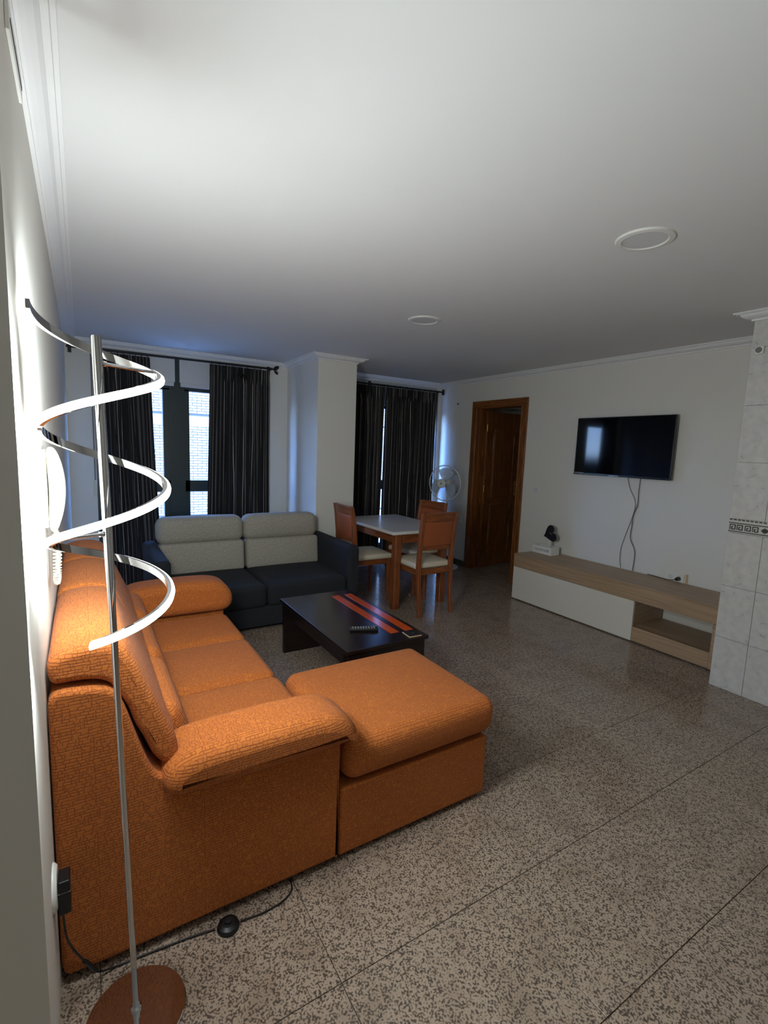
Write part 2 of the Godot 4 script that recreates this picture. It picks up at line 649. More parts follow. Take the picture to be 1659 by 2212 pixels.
# ------------------------------------------------------------------ room
func make_shell() -> void:
	# floor: granite tiles with fine joints
	var fl := structure_root("floor")
	part(fl, "bed", boxes([[Vector3(XFAR - 0.1, -0.2, ZB - 0.25), Vector3(6.1, -0.012, ZREAR + 0.1)]]), M.grout)
	var px := 0.58
	var pz := 0.435
	var tile_mesh := rbox(Vector3(px - 0.0022, 0.018, pz - 0.0022), 0.0012, 1)
	for i in range(-5, 10):
		for j in range(-11, 8):
			var cx := 0.573 + (i + 0.5) * px
			var cz := -1.055 + (j + 0.5) * pz
			if cx - px * 0.5 > 6.0 or cx + px * 0.5 < XFAR or cz + pz * 0.5 < ZB - 0.1 or cz - pz * 0.5 > ZREAR:
				continue
			if cx - px * 0.5 > 4.3 and (cz < -6.0 or cz > -3.2):
				continue
			part(fl, "tile", tile_mesh, M.floor, Vector3(cx, -0.009, cz))
	structure("ceiling", boxes([[Vector3(XFAR - 0.1, CEIL, ZB - 0.3), Vector3(6.1, CEIL + 0.15, ZREAR + 0.1)]]), M.ceiling)
	structure("wall_left", boxes([[Vector3(XL - 0.2, 0, ZB - 0.25), Vector3(XL, CEIL, ZN)]]), M.wall)
	structure("wall_left_return", boxes([[Vector3(XFAR, 0, ZN - 0.2), Vector3(XL - 0.2, CEIL, ZN)]]), M.wall)
	structure("wall_left_rear", boxes([[Vector3(XFAR - 0.15, 0, ZN - 0.2), Vector3(XFAR, CEIL, ZREAR)]]), M.wall)
	structure("wall_rear", boxes([[Vector3(XFAR - 0.15, 0, ZREAR), Vector3(XP + 0.9, CEIL, ZREAR + 0.15)]]), M.wall)
	# back wall round two window openings
	var t := ZB - 0.25
	structure("wall_back", boxes([
		[Vector3(XL, 0, t), Vector3(0.12, CEIL, ZB)],
		[Vector3(0.12, 0, t), Vector3(1.74, 0.12, ZB)],
		[Vector3(0.12, 2.36, t), Vector3(1.74, CEIL, ZB)],
		[Vector3(1.74, 0, t), Vector3(2.66, CEIL, ZB)],
		[Vector3(2.66, 0, t), Vector3(4.20, 0.12, ZB)],
		[Vector3(2.66, 2.36, t), Vector3(4.20, CEIL, ZB)],
		[Vector3(4.20, 0, t), Vector3(XR + 0.125, CEIL, ZB)]]), M.wall)
	structure("wall_right", boxes([
		[Vector3(XR, 0, ZB), Vector3(XR + 0.125, CEIL, -4.73)],
		[Vector3(XR, 2.075, -4.73), Vector3(XR + 0.125, CEIL, -3.96)],
		[Vector3(XR, 0, -3.96), Vector3(XR + 0.125, CEIL, ZP - 0.2)]]), M.wall)
	structure("wall_pillar", boxes([[Vector3(2.042, 0, ZB), Vector3(2.478, CEIL, -4.62)]]), M.wall)
	# the projecting wall on the right, faced with marble tiles
	var proj := structure_root("wall_right_projection")
	part(proj, "core", boxes([[Vector3(XP + 0.012, 0, ZP + 0.012), Vector3(XR + 0.2, CEIL, ZREAR)], [Vector3(XR - 0.02, 0, ZP - 0.2), Vector3(XR + 0.2, CEIL, ZP + 0.012)]]), M.tile_grout)
	part(proj, "end_face", boxes([[Vector3(XP + 0.0132, 0, ZP + 0.0005), Vector3(XR, CEIL, ZP + 0.012)]]), M.wall)
	var rows := [[0.0, 0.345], [0.345, 0.695], [0.695, 1.048], [1.142, 1.503], [1.503, 1.858], [1.858, 2.21], [2.21, CEIL]]
	for r in rows:
		var z0 := ZP
		var w := 0.195
		while z0 < ZREAR - 0.01:
			var z1: float = min(z0 + w, ZREAR)
			var hgt: float = r[1] - r[0] - 0.0018
			part(proj, "tile", rbox(Vector3(0.013, hgt, z1 - z0 - 0.0018), 0.0012, 1), M.marble, Vector3(XP + 0.0065, (r[0] + r[1]) * 0.5, (z0 + z1) * 0.5))
			z0 = z1
			w = 0.5
	var bz := ZP
	while bz < ZREAR - 0.3:
		var q := QuadMesh.new()
		q.size = Vector2(0.35, 0.09)
		part(proj, "border_tile", boxes([[Vector3(XP + 0.0006, 1.050, bz), Vector3(XP + 0.013, 1.140, bz + 0.35)]]), M.marble)
		part(proj, "key_pattern", q, M.key, Vector3(XP, 1.095, bz + 0.175), Vector3(0, -90, 0))
		bz += 0.352
	# cornice swept round the room
	var path := [Vector2(XFAR, ZN), Vector2(XL, ZN), Vector2(XL, ZB), Vector2(2.042, ZB), Vector2(2.042, -4.62), Vector2(2.478, -4.62), Vector2(2.478, ZB), Vector2(XR, ZB), Vector2(XR, ZP), Vector2(XP, ZP), Vector2(XP, ZREAR)]
	var prof := [[0.0, 2.372], [0.012, 2.372], [0.012, 2.383], [0.020, 2.383], [0.034, 2.387], [0.048, 2.393], [0.058, 2.402], [0.058, 2.409], [0.074, 2.409], [0.076, 2.413], [0.088, 2.413], [0.088, CEIL], [0.0, CEIL]]
	var st := SurfaceTool.new()
	st.begin(Mesh.PRIMITIVE_TRIANGLES)
	st.set_smooth_group(-1)
	var sec := []
	for i in path.size():
		var d0: Vector2 = (path[i] - path[max(i - 1, 0)]).normalized() if i > 0 else (path[1] - path[0]).normalized()
		var d1: Vector2 = (path[min(i + 1, path.size() - 1)] - path[i]).normalized() if i < path.size() - 1 else d0
		var n0 := Vector2(-d0.y, d0.x)
		var n1 := Vector2(-d1.y, d1.x)
		var mit := (n0 + n1) / (1.0 + n0.dot(n1))
		var row := []
		for p in prof:
			var o: Vector2 = path[i] + mit * float(p[0])
			row.append(Vector3(o.x, p[1], o.y))
		sec.append(row)
	for i in sec.size() - 1:
		for k in prof.size() - 1:
			quad(st, sec[i][k], sec[i + 1][k], sec[i + 1][k + 1], sec[i][k + 1])
	st.generate_normals()
	structure("trim_1", st.commit(), M.plaster)
	structure("baseboard_right", boxes([[Vector3(XR - 0.012, 0, ZB), Vector3(XR, 0.07, -4.80)], [Vector3(XR - 0.012, 0, -3.885), Vector3(XR, 0.07, ZP)]]), M.skirt)
	structure("baseboard_back", boxes([[Vector3(2.478, 0, ZB), Vector3(XR - 0.012, 0.07, ZB + 0.012)], [Vector3(XL, 0, ZB), Vector3(2.042, 0.07, ZB + 0.012)]]), M.skirt)
	# the unlit room behind the door
	structure("wall_hall", boxes([
		[Vector3(6.0, 0, -6.1), Vector3(6.1, CEIL, -3.1)],
		[Vector3(XR + 0.125, 0, -6.1), Vector3(6.0, CEIL, -5.73)],
		[Vector3(XR + 0.125, 0, -3.2), Vector3(6.0, CEIL, -3.1)]]), M.wall)

# ------------------------------------------------------------------ windows
func make_windows() -> void:
	var zf := ZB - 0.10       # face of the frames
	for w in 2:
		var x0: float = [0.12, 2.66][w]
		var x1: float = [1.74, 4.20][w]
		var xm: float = [0.868, 3.15][w]
		var win := structure_root("window_%d" % (w + 1))
		var mid0 := xm - 0.073
		var mid1 := xm + 0.073
		var fr: Material = M.frame_green
		part(win, "frame", boxes([
			[Vector3(x0, 0.12, zf - 0.07), Vector3(x0 + 0.05, 2.36, zf)],
			[Vector3(x1 - 0.05, 0.12, zf - 0.07), Vector3(x1, 2.36, zf)],
			[Vector3(x0, 0.12, zf - 0.07), Vector3(x1, 0.17, zf)],
			[Vector3(x0, 2.05, zf - 0.07), Vector3(x1, 2.10, zf)]]), fr)
		part(win, "mullion", boxes([
			[Vector3(mid0, 0.12, zf - 0.07), Vector3(mid1, 2.12, zf + 0.02)],
			[Vector3(xm - 0.022, 2.10, zf - 0.05), Vector3(xm + 0.022, 2.37, zf + 0.045)]]), fr)
		for s in 2:
			var a := x0 + 0.05 if s == 0 else mid1
			var b := mid0 if s == 0 else x1 - 0.05
			var stile := 0.062 if s == 0 else 0.048
			part(win, "sash", boxes([
				[Vector3(a, 0.17, zf - 0.06), Vector3(a + (0.06 if s == 0 else stile), 2.05, zf + 0.006)],
				[Vector3(b - (stile if s == 0 else 0.06), 0.17, zf - 0.06), Vector3(b, 2.05, zf + 0.006)],
				[Vector3(a, 0.17, zf - 0.06), Vector3(b, 0.24, zf + 0.006)],
				[Vector3(a, 2.035, zf - 0.06), Vector3(b, 2.06, zf + 0.006)],
				[Vector3(a, 0.975, zf - 0.06), Vector3(b, 1.095, zf + 0.006)]]), fr)
			part(win, "pane", box(Vector3(b - a, 0.80, 0.005)), M.glass, Vector3((a + b) * 0.5, 0.60, zf - 0.03))
			part(win, "pane", box(Vector3(b - a, 1.00, 0.005)), M.glass, Vector3((a + b) * 0.5, 1.57, zf - 0.03))
		for s in 2:
			var a := x0 + 0.001 if s == 0 else xm + 0.022
			var b := xm - 0.022 if s == 0 else x1 - 0.001
			var c := (a + b) * 0.5
			var box_part := part(win, "shutter_box", rbox(Vector3(b - a, 0.25, 0.16), 0.004, 1), M.shutter_white, Vector3(c, 2.235, zf - 0.015))
			part(box_part, "edge_strip", rbox(Vector3(b - a - 0.02, 0.06, 0.03), 0.004, 1), M.shutter_white, Vector3(0, -0.135, 0.055))
			part(box_part, "knob", lathe([[0.0, 0.0], [0.008, 0.0], [0.008, 0.012], [0.0, 0.012]], 12), M.grey_plastic, Vector3(0.0, -0.135, 0.07), Vector3(90, 0, 0))
		# strap of the roller shutter
		var bx := 0.106 if w == 0 else 4.21
		part(win, "shutter_strap", box(Vector3(0.014, 1.25, 0.003)), M.grey_plastic, Vector3(bx, 1.69, ZB + 0.006))
		part(win, "strap_winder", rbox(Vector3(0.026, 0.15, 0.024), 0.006, 2), M.ivory, Vector3(bx, 1.03, ZB + 0.0125))

func make_outside() -> void:
	var b := thing("brick_building", "pale brick apartment block seen through the gap between the dark curtains", "building", Vector3(2.3, -6.0, -15.0))
	wpart(b, "wall", boxes([[Vector3(-8, -6, -19), Vector3(15, 5.2, -15.012)]]), M.mortar)
	var bw := 0.25
	var bh := 0.075
	var brick := box(Vector3(bw - 0.014, bh - 0.016, 0.02))
	for band in [[1.955, 2.26], [-0.95, -0.65], [4.85, 5.2]]:
		wpart(b, "concrete_band", boxes([[Vector3(-8, band[0], -15.012), Vector3(15, band[1], -14.985)]]), M.concrete)
	var near_count := 0
	var rest: Array[Transform3D] = []
	var mats := [M.brick_a, M.brick_b, M.brick_c]
	for j in range(-80, 69):
		var y := (j + 0.5) * bh
		if (y > 1.92 and y < 2.30) or (y > -0.985 and y < -0.62) or y > 4.8:
			continue
		for i in range(-20, 50):
			var x := (i + (0.5 if posmod(j, 2) == 0 else 0.0)) * bw
			if near_count < 296 and y > -0.62 and y < 3.2 and ((x > 1.58 and x < 2.02) or (x > 2.45 and x < 3.35)):
				wpart(b, "brick", brick, mats[rng.randi_range(0, 2)], Vector3(x, y, -15.003))
				near_count += 1
			else:
				rest.append(Transform3D(Basis(), Vector3(x, y, -15.003) - b.position))
	var mm := MultiMesh.new()
	mm.transform_format = MultiMesh.TRANSFORM_3D
	mm.mesh = brick
	mm.instance_count = rest.size()
	for i in rest.size():
		mm.set_instance_transform(i, rest[i])
	var mi := MultiMeshInstance3D.new()
	mi.name = "brickwork"
	mi.multimesh = mm
	mi.material_override = M.brick_a
	mi.set_meta("kind", "stuff")
	b.add_child(mi)
	structure("ground", boxes([[Vector3(-12, -6.1, -19), Vector3(20, -6.0, -5.8)]]), M.street)

# ------------------------------------------------------------------ door
func make_door() -> void:
	var d := structure_root("door_1")
	# casing on the wall and lining in the opening
	part(d, "casing", rbox(Vector3(0.022, 2.14, 0.09), 0.006, 2), M.door_v, Vector3(XR - 0.011, 1.07, -4.755))
	part(d, "casing", rbox(Vector3(0.022, 2.14, 0.09), 0.006, 2), M.door_v, Vector3(XR - 0.011, 1.07, -3.935))
	part(d, "casing", rbox(Vector3(0.022, 0.088, 0.91), 0.006, 2), M.door_h, Vector3(XR - 0.012, 2.098, -4.345))
	for z in [-4.722, -3.968]:
		part(d, "casing_bead", rbox(Vector3(0.012, 2.05, 0.016), 0.005, 2), M.door_v, Vector3(XR - 0.024, 1.025, z))
	part(d, "lining", boxes([
		[Vector3(XR - 0.004, 0, -4.73), Vector3(XR + 0.13, 2.06, -4.705)],
		[Vector3(XR - 0.004, 0, -3.985), Vector3(XR + 0.13, 2.06, -3.96)]]), M.door_v)
	part(d, "lining", boxes([[Vector3(XR - 0.004, 2.05, -4.73), Vector3(XR + 0.13, 2.075, -3.96)]]), M.door_h)
	part(d, "stop", boxes([[Vector3(XR + 0.03, 0, -4.705), Vector3(XR + 0.08, 2.05, -4.69)], [Vector3(XR + 0.03, 0, -4.0), Vector3(XR + 0.08, 2.05, -3.985)]]), M.door_v)
	# leaf swung into the unlit room, hinged on the far jamb
	var hinge := Node3D.new()
	hinge.name = "leaf"
	d.add_child(hinge)
	hinge.position = Vector3(XR + 0.125, 0, -4.675)
	hinge.rotation.y = deg_to_rad(8.0)
	part(hinge, "slab", rbox(Vector3(0.71, 2.03, 0.035), 0.003, 1), M.door_v, Vector3(0.355, 1.02, 0))
	for side in [1.0, -1.0]:
		var zz: float = side * 0.0195
		part(hinge, "panel", rbox(Vector3(0.40, 0.60, 0.012), 0.006, 1), M.door_v, Vector3(0.355, 0.50, zz))
		part(hinge, "panel", rbox(Vector3(0.40, 0.90, 0.012), 0.006, 1), M.door_v, Vector3(0.355, 1.37, zz))
		var low := [Vector3(0.135, 0.18, zz), Vector3(0.575, 0.18, zz), Vector3(0.575, 0.83, zz), Vector3(0.135, 0.83, zz), Vector3(0.135, 0.18, zz)]
		part(hinge, "moulding", tube(PackedVector3Array(low), 0.010, 6, false), M.door_v)
		var arch := PackedVector3Array()
		for p in [Vector3(0.575, 1.72, zz), Vector3(0.575, 0.93, zz), Vector3(0.135, 0.93, zz), Vector3(0.135, 1.72, zz)]:
			arch.append(p)
		for k in range(1, 12):
			var a := PI * (1.0 - k / 12.0)
			arch.append(Vector3(0.355 + 0.22 * cos(a), 1.72 + 0.11 * sin(a), zz))
		arch.append(Vector3(0.575, 1.72, zz))
		part(hinge, "moulding", tube(arch, 0.010, 6, false), M.door_v)
	part(hinge, "handle_plate", rbox(Vector3(0.03, 0.20, 0.006), 0.003, 1), M.brass, Vector3(0.66, 1.04, 0.021))
	part(hinge, "handle", tube(spline([Vector3(0.66, 1.08, 0.02), Vector3(0.66, 1.08, 0.055), Vector3(0.64, 1.08, 0.062), Vector3(0.56, 1.075, 0.062)], 4), 0.007, 8), M.brass)
	for y in [0.25, 1.05, 1.82]:
		part(hinge, "hinge", lathe([[0.0, -0.045], [0.007, -0.045], [0.007, 0.045], [0.0, 0.045]], 10), M.brass, Vector3(-0.004, y, 0.018))

# ------------------------------------------------------------------ orange corner sofa
func ends(z0: float, z1: float, r: float, n := 3) -> Array:
	var out := []
	for i in n + 1:
		var a := PI * 0.5 * i / n
		out.append([z0 - r * (1.0 - cos(a)), r * (1.0 - sin(a))])
	for k in range(1, 6):
		out.append([lerpf(z0 - r, z1 + r, k / 6.0), 0.0])
	for i in n + 1:
		var a := PI * 0.5 * (n - i) / n
		out.append([z1 + r * (1.0 - cos(a)), r * (1.0 - sin(a))])
	return out

func puff(size: Vector3, up: float, sag := 0.0) -> Callable:
	return func(p: Vector3) -> Vector3:
		var kx := 1.0 - pow(absf(p.x / (size.x * 0.5)), 2.5)
		var kz := 1.0 - pow(absf(p.z / (size.z * 0.5)), 2.5)
		var k := maxf(kx, 0.0) * maxf(kz, 0.0)
		if p.y > 0.0:
			p.y += up * k
		else:
			p.y -= sag * k
		return p

func make_orange_sofa() -> void:
	var s := thing("corner_sofa", "orange woven corner sofa with chaise along the left wall behind the spiral lamp", "sofa", Vector3(0.6, 0, -2.33))
	var m: Material = M.orange
	# side panel: outline of back and arm
	var outline := smooth_poly([[-0.096, 0.024], [0.74, 0.024], [0.742, 0.03], [0.744, 0.50], [0.735, 0.515], [0.20, 0.53], [0.155, 0.545], [0.135, 0.58], [0.115, 0.64], [0.095, 0.71], [0.074, 0.785], [0.055, 0.828], [0.02, 0.846], [-0.075, 0.857], [-0.096, 0.835], [-0.097, 0.80]], 2, 0.02)
	wpart(s, "side_panel", loft(outline, ends(-1.422, -1.55, 0.014)), m)
	wpart(s, "side_panel", loft(outline, ends(-3.10, -3.24, 0.014)), m)
	# back frame and seat base
	var back := smooth_poly([[-0.094, 0.03], [0.10, 0.03], [0.13, 0.35], [0.10, 0.60], [0.05, 0.80], [0.0, 0.835], [-0.08, 0.84], [-0.094, 0.80]], 1, 0.02)
	wpart(s, "back_frame", loft(back, ends(-1.545, -3.105, 0.004, 1)), m)
	wpart(s, "seat_base", rbox(Vector3(0.62, 0.27, 1.56), 0.012, 2), m, Vector3(0.428, 0.16, -2.325))
	# arm pads
	var pad := smooth_poly([[0.165, 0.50], [0.20, 0.478], [0.42, 0.476], [0.66, 0.476], [0.765, 0.480], [0.80, 0.50], [0.79, 0.54], [0.74, 0.588], [0.66, 0.608], [0.50, 0.612], [0.30, 0.61], [0.21, 0.60], [0.165, 0.555]], 2)
	wpart(s, "arm_pad", loft(pad, ends(-1.372, -1.60, 0.055, 4)), m)
	var pad2 := smooth_poly([[0.165, 0.47], [0.20, 0.455], [0.42, 0.452], [0.66, 0.450], [0.75, 0.45], [0.792, 0.49], [0.792, 0.56], [0.74, 0.632], [0.66, 0.655], [0.50, 0.66], [0.30, 0.655], [0.21, 0.645], [0.165, 0.60]], 2)
	wpart(s, "arm_pad", loft(pad2, ends(-3.03, -3.27, 0.06, 4)), m)
	# seat cushions
	var cz := [[-1.585, -2.083], [-2.094, -2.586], [-2.597, -3.035]]
	for c in cz:
		var size := Vector3(0.60, 0.165, c[0] - c[1])
		wpart(s, "seat_cushion", rbox(size, 0.045, 4, 8, puff(size, 0.012)), m, Vector3(0.447, 0.367, (c[0] + c[1]) * 0.5))
	# chaise
	wpart(s, "chaise_base", rbox(Vector3(0.712, 0.265, 0.615), 0.012, 2), m, Vector3(1.102, 0.152, -1.733))
	var cs := Vector3(0.735, 0.165, 0.655)
	var bend := func(p: Vector3) -> Vector3:
		var q: Vector3 = puff(cs, 0.012).call(p)
		# pillowy edge: the lower rim draws in a little
		if q.y < 0.0:
			q.z *= 1.0 - 0.03 * (-q.y / 0.08)
			q.x -= 0.01 * (-q.y / 0.08) * signf(q.x)
		return q
	wpart(s, "chaise_cushion", rbox(cs, 0.055, 5, 8, bend), m, Vector3(1.126, 0.375, -1.735))
	# back cushions, their heads lapping over the frame
	var cush := smooth_poly([[-0.092, 0.862], [-0.096, 0.90], [-0.092, 0.932], [-0.07, 0.952], [-0.01, 0.962], [0.05, 0.956], [0.085, 0.936], [0.104, 0.895], [0.15, 0.779], [0.205, 0.645], [0.218, 0.60], [0.214, 0.56], [0.195, 0.545], [0.16, 0.572], [0.125, 0.645], [0.093, 0.735], [0.06, 0.82], [0.03, 0.855], [-0.03, 0.866]].duplicate(), 2)
	cush.reverse()
	for c in [[-1.438, -2.078], [-2.092, -2.585], [-2.60, -3.06]]:
		var z0: float = c[0]
		var wave := func(p: Vector3) -> Vector3:
			var k := clampf(1.0 - absf(p.z - z0) / 0.10, 0.0, 1.0)
			p.x += 0.0025 * k * sin(p.y * 60.0)
			p.y += 0.008 * sin((p.z - c[0]) / (c[1] - c[0]) * PI)
			return p
		wpart(s, "back_cushion", loft(cush, ends(c[0], c[1], 0.026, 4), wave), m)
	# lower lumbar fill of each back cushion
	for c in [[-1.60, -2.075], [-2.10, -2.58], [-2.605, -3.04]]:
		var size := Vector3(0.15, 0.24, c[0] - c[1])
		wpart(s, "lumbar_cushion", rbox(size, 0.06, 4, 4), m, Vector3(0.205, 0.535, (c[0] + c[1]) * 0.5), Vector3(0, 0, 18))
	for p in [Vector3(0.0, 0, -1.50), Vector3(0.66, 0, -1.50), Vector3(0.0, 0, -3.16), Vector3(0.66, 0, -3.16), Vector3(1.40, 0, -1.50), Vector3(1.40, 0, -1.97)]:
		wpart(s, "foot", lathe([[0.0, 0.0], [0.022, 0.0], [0.026, 0.027], [0.0, 0.027]], 14), M.black_plastic, p)

# ------------------------------------------------------------------ black sofa with greige cushions
func make_black_sofa() -> void:
	var s := thing("two_seat_sofa", "black two seat sofa with greige back cushions and headrests below the window", "sofa", Vector3(1.25, 0, -4.16))
	var m: Material = M.black_cloth
	wpart(s, "base", rbox(Vector3(1.50, 0.17, 0.84), 0.02, 2), m, Vector3(1.25, 0.115, -4.17))
	for x in [0.472, 2.028]:
		wpart(s, "arm", rbox(Vector3(0.108, 0.615, 0.89), 0.035, 3), m, Vector3(x, 0.3375, -4.165))
	wpart(s, "back_frame", rbox(Vector3(1.60, 0.58, 0.10), 0.03, 2), m, Vector3(1.25, 0.32, -4.555))
	for x in [0.887, 1.613]:
		var size := Vector3(0.722, 0.19, 0.70)
		wpart(s, "seat_cushion", rbox(size, 0.045, 3, 6, puff(size, 0.012)), m, Vector3(x, 0.285, -4.085))
	for x in [0.884, 1.616]:
		var size := Vector3(0.715, 0.275, 0.14)
		var f := func(p: Vector3) -> Vector3:
			var k := (1.0 - pow(absf(p.x / 0.358), 3.0)) * (1.0 - pow(absf(p.y / 0.138), 2.0))
			p.z += 0.018 * maxf(k, 0.0) * signf(p.z)
			p.z -= 0.10 * p.y
			return p
		wpart(s, "back_cushion", rbox(size, 0.035, 3, 6, f), M.greige, Vector3(x, 0.50, -4.44))
		var hs := Vector3(0.735, 0.235, 0.20)
		var g := func(p: Vector3) -> Vector3:
			var k := (1.0 - pow(absf(p.x / 0.368), 4.0))
			p.z += 0.012 * maxf(k, 0.0) * signf(p.z) * (1.0 - absf(p.y / 0.12))
			p.y += 0.008 * maxf(k, 0.0) * (1.0 if p.y > 0.0 else 0.3)
			return p
		wpart(s, "headrest", rbox(hs, 0.075, 4, 6, g), M.greige, Vector3(x - 0.005, 0.735, -4.50))
	for p in [Vector3(0.47, 0, -3.80), Vector3(2.03, 0, -3.80), Vector3(0.47, 0, -4.53), Vector3(2.03, 0, -4.53)]:
		wpart(s, "foot", lathe([[0.0, 0.0], [0.02, 0.0], [0.024, 0.032], [0.0, 0.032]], 12), M.black_plastic, p)
	wpart(s, "care_tag", box(Vector3(0.03, 0.006, 0.0015)), M.white_plastic, Vector3(1.55, 0.225, -3.735))

# ------------------------------------------------------------------ coffee table
func make_coffee_table() -> void:
	var t := thing("coffee_table", "low dark wenge coffee table with two orange inlaid stripes", "table", Vector3(1.467, 0, -2.77), 90.0)
	# built with its length along x, then turned; local x runs to room -z, local z to room +x
	var L := 1.06
	var W := 0.555
	part(t, "tabletop", rbox(Vector3(L, 0.022, W), 0.003, 2), M.wenge, Vector3(0, 0.389, 0))
	for z in [-1.0, 1.0]:
		part(t, "apron", rbox(Vector3(L - 0.09, 0.068, 0.022), 0.002, 1), M.wenge, Vector3(0, 0.344, z * (W * 0.5 - 0.013)))
	for x in [-1.0, 1.0]:
		part(t, "leg_panel", rbox(Vector3(0.035, 0.378, W - 0.03), 0.003, 1), M.wenge, Vector3(x * (L * 0.5 - 0.035), 0.189, 0))
	part(t, "shelf_rail", rbox(Vector3(L - 0.1, 0.06, 0.03), 0.002, 1), M.wenge, Vector3(0, 0.34, 0))
	# stripes: room x 1.55-1.612 and 1.655-1.717, z -3.19 to -2.365
	for xx in [1.581, 1.686]:
		part(t, "inlaid_stripe", rbox(Vector3(0.825, 0.0024, 0.060), 0.001, 1), M.stripe_orange, Vector3(0.0075, 0.4006, xx - 1.467))
	var r := thing("remote_control", "black remote control lying on the dark coffee table", "remote", Vector3(1.43, 0.4, -2.482), -23.4)
	part(r, "body", rbox(Vector3(0.175, 0.018, 0.046), 0.006, 3), M.black_plastic, Vector3(0, 0.009, 0))
	var btn := rbox(Vector3(0.0095, 0.004, 0.007), 0.0015, 1)
	for i in 9:
		for j in 3:
			part(r, "button", btn, M.grey_plastic, Vector3(-0.068 + i * 0.0165, 0.0195, -0.0125 + j * 0.0125))
	var c := thing("coaster", "small square dark coaster with pale edge at the corner of the coffee table", "coaster", Vector3(1.662, 0.4, -2.30), -4.0)
	part(c, "base", rbox(Vector3(0.088, 0.005, 0.088), 0.002, 2), M.wood_stick, Vector3(0, 0.0026, 0))
	part(c, "top", rbox(Vector3(0.083, 0.003, 0.083), 0.001, 1), M.black_plastic, Vector3(0, 0.0062, 0))
	part(c, "mark", rbox(Vector3(0.018, 0.001, 0.010), 0.0004, 1), M.steel, Vector3(0.005, 0.008, 0.0), Vector3(0, 20, 0))

# ------------------------------------------------------------------ dining table and chairs
func make_chair(label: String) -> Node3D:
	var c := thing("dining_chair", label, "chair", Vector3.ZERO, 0.0, "dining chairs round the white table")
	# faces -z; the back stands at +z
	for s in [-1.0, 1.0]:
		part(c, "rear_leg", post([[Vector3(s * 0.180, 0, 0.235), 0.030, 0.034], [Vector3(s * 0.182, 0.25, 0.205), 0.034, 0.042], [Vector3(s * 0.183, 0.46, 0.195), 0.036, 0.046], [Vector3(s * 0.183, 0.68, 0.205), 0.036, 0.042], [Vector3(s * 0.184, 0.86, 0.225), 0.036, 0.036], [Vector3(s * 0.186, 0.955, 0.243), 0.034, 0.028]]), M.cherry_v)
		part(c, "front_leg", post([[Vector3(s * 0.178, 0, -0.185), 0.026, 0.026], [Vector3(s * 0.180, 0.25, -0.185), 0.034, 0.034], [Vector3(s * 0.181, 0.435, -0.185), 0.040, 0.040]]), M.cherry_v)
		part(c, "side_rail", rbox(Vector3(0.36, 0.055, 0.022), 0.003, 1), M.cherry_h, Vector3(s * 0.181, 0.408, 0.0), Vector3(0, 90, 0))
	part(c, "front_rail", rbox(Vector3(0.34, 0.055, 0.022), 0.003, 1), M.cherry_h, Vector3(0, 0.408, -0.186))
	part(c, "back_rail", rbox(Vector3(0.34, 0.055, 0.022), 0.003, 1), M.cherry_h, Vector3(0, 0.408, 0.192))
	var ss := Vector3(0.415, 0.052, 0.40)
	part(c, "seat", rbox(ss, 0.022, 3, 6, puff(ss, 0.014)), M.cream, Vector3(0, 0.458, -0.018))
	var curve := func(p: Vector3) -> Vector3:
		p.z += 0.018 * (1.0 - pow(p.x / 0.18, 2.0))
		return p
	part(c, "top_rail", rbox(Vector3(0.34, 0.088, 0.024), 0.006, 2, 8, curve), M.cherry_h, Vector3(0, 0.917, 0.232), Vector3(9, 0, 0))
	part(c, "back_panel", rbox(Vector3(0.332, 0.225, 0.022), 0.006, 2, 8, curve), M.leather, Vector3(0, 0.762, 0.212), Vector3(6, 0, 0))
	part(c, "lower_rail", rbox(Vector3(0.335, 0.04, 0.022), 0.005, 2, 8, curve), M.cherry_h, Vector3(0, 0.630, 0.201), Vector3(3, 0, 0))
	return c

func make_dining() -> void:
	var t := thing("dining_table", "small white topped dining table with cherry wood legs by the right curtain", "table", Vector3(2.77, 0, -4.235))
	wpart(t, "tabletop", rbox(Vector3(0.73, 0.03, 1.07), 0.006, 2), M.table_white, Vector3(2.775, 0.735, -4.235))
	for x in [2.488, 3.035]:
		for z in [-3.752, -4.72]:
			wpart(t, "leg", post([[Vector3(x, 0, z), 0.072, 0.072], [Vector3(x, 0.72, z), 0.074, 0.074]]), M.cherry_v)
	for z in [-3.745, -4.725]:
		wpart(t, "apron", rbox(Vector3(0.46, 0.085, 0.022), 0.002, 1), M.cherry_h, Vector3(2.765, 0.675, z))
	for x in [2.488, 3.042]:
		wpart(t, "apron", rbox(Vector3(0.89, 0.085, 0.022), 0.002, 1), M.cherry_h, Vector3(x, 0.675, -4.236), Vector3(0, 90, 0))
	var a := make_chair("cherry wood dining chair with its back to the camera, nearest the coffee table")
	a.position = Vector3(2.737, 0, -3.675)
	var specs := [
		["cherry wood dining chair between the black sofa and the white table", Vector3(2.385, 0, -4.19), -91.0],
		["cherry wood dining chair in front of the fan, mostly hidden by another chair", Vector3(3.03, 0, -4.20), 99.0]]
	for sp in specs:
		var c: Node3D = a.duplicate()
		c.name = numbered("dining_chair")
		add_child(c)
		c.position = sp[1]
		c.rotation.y = deg_to_rad(sp[2])
		c.set_meta("label", sp[0])

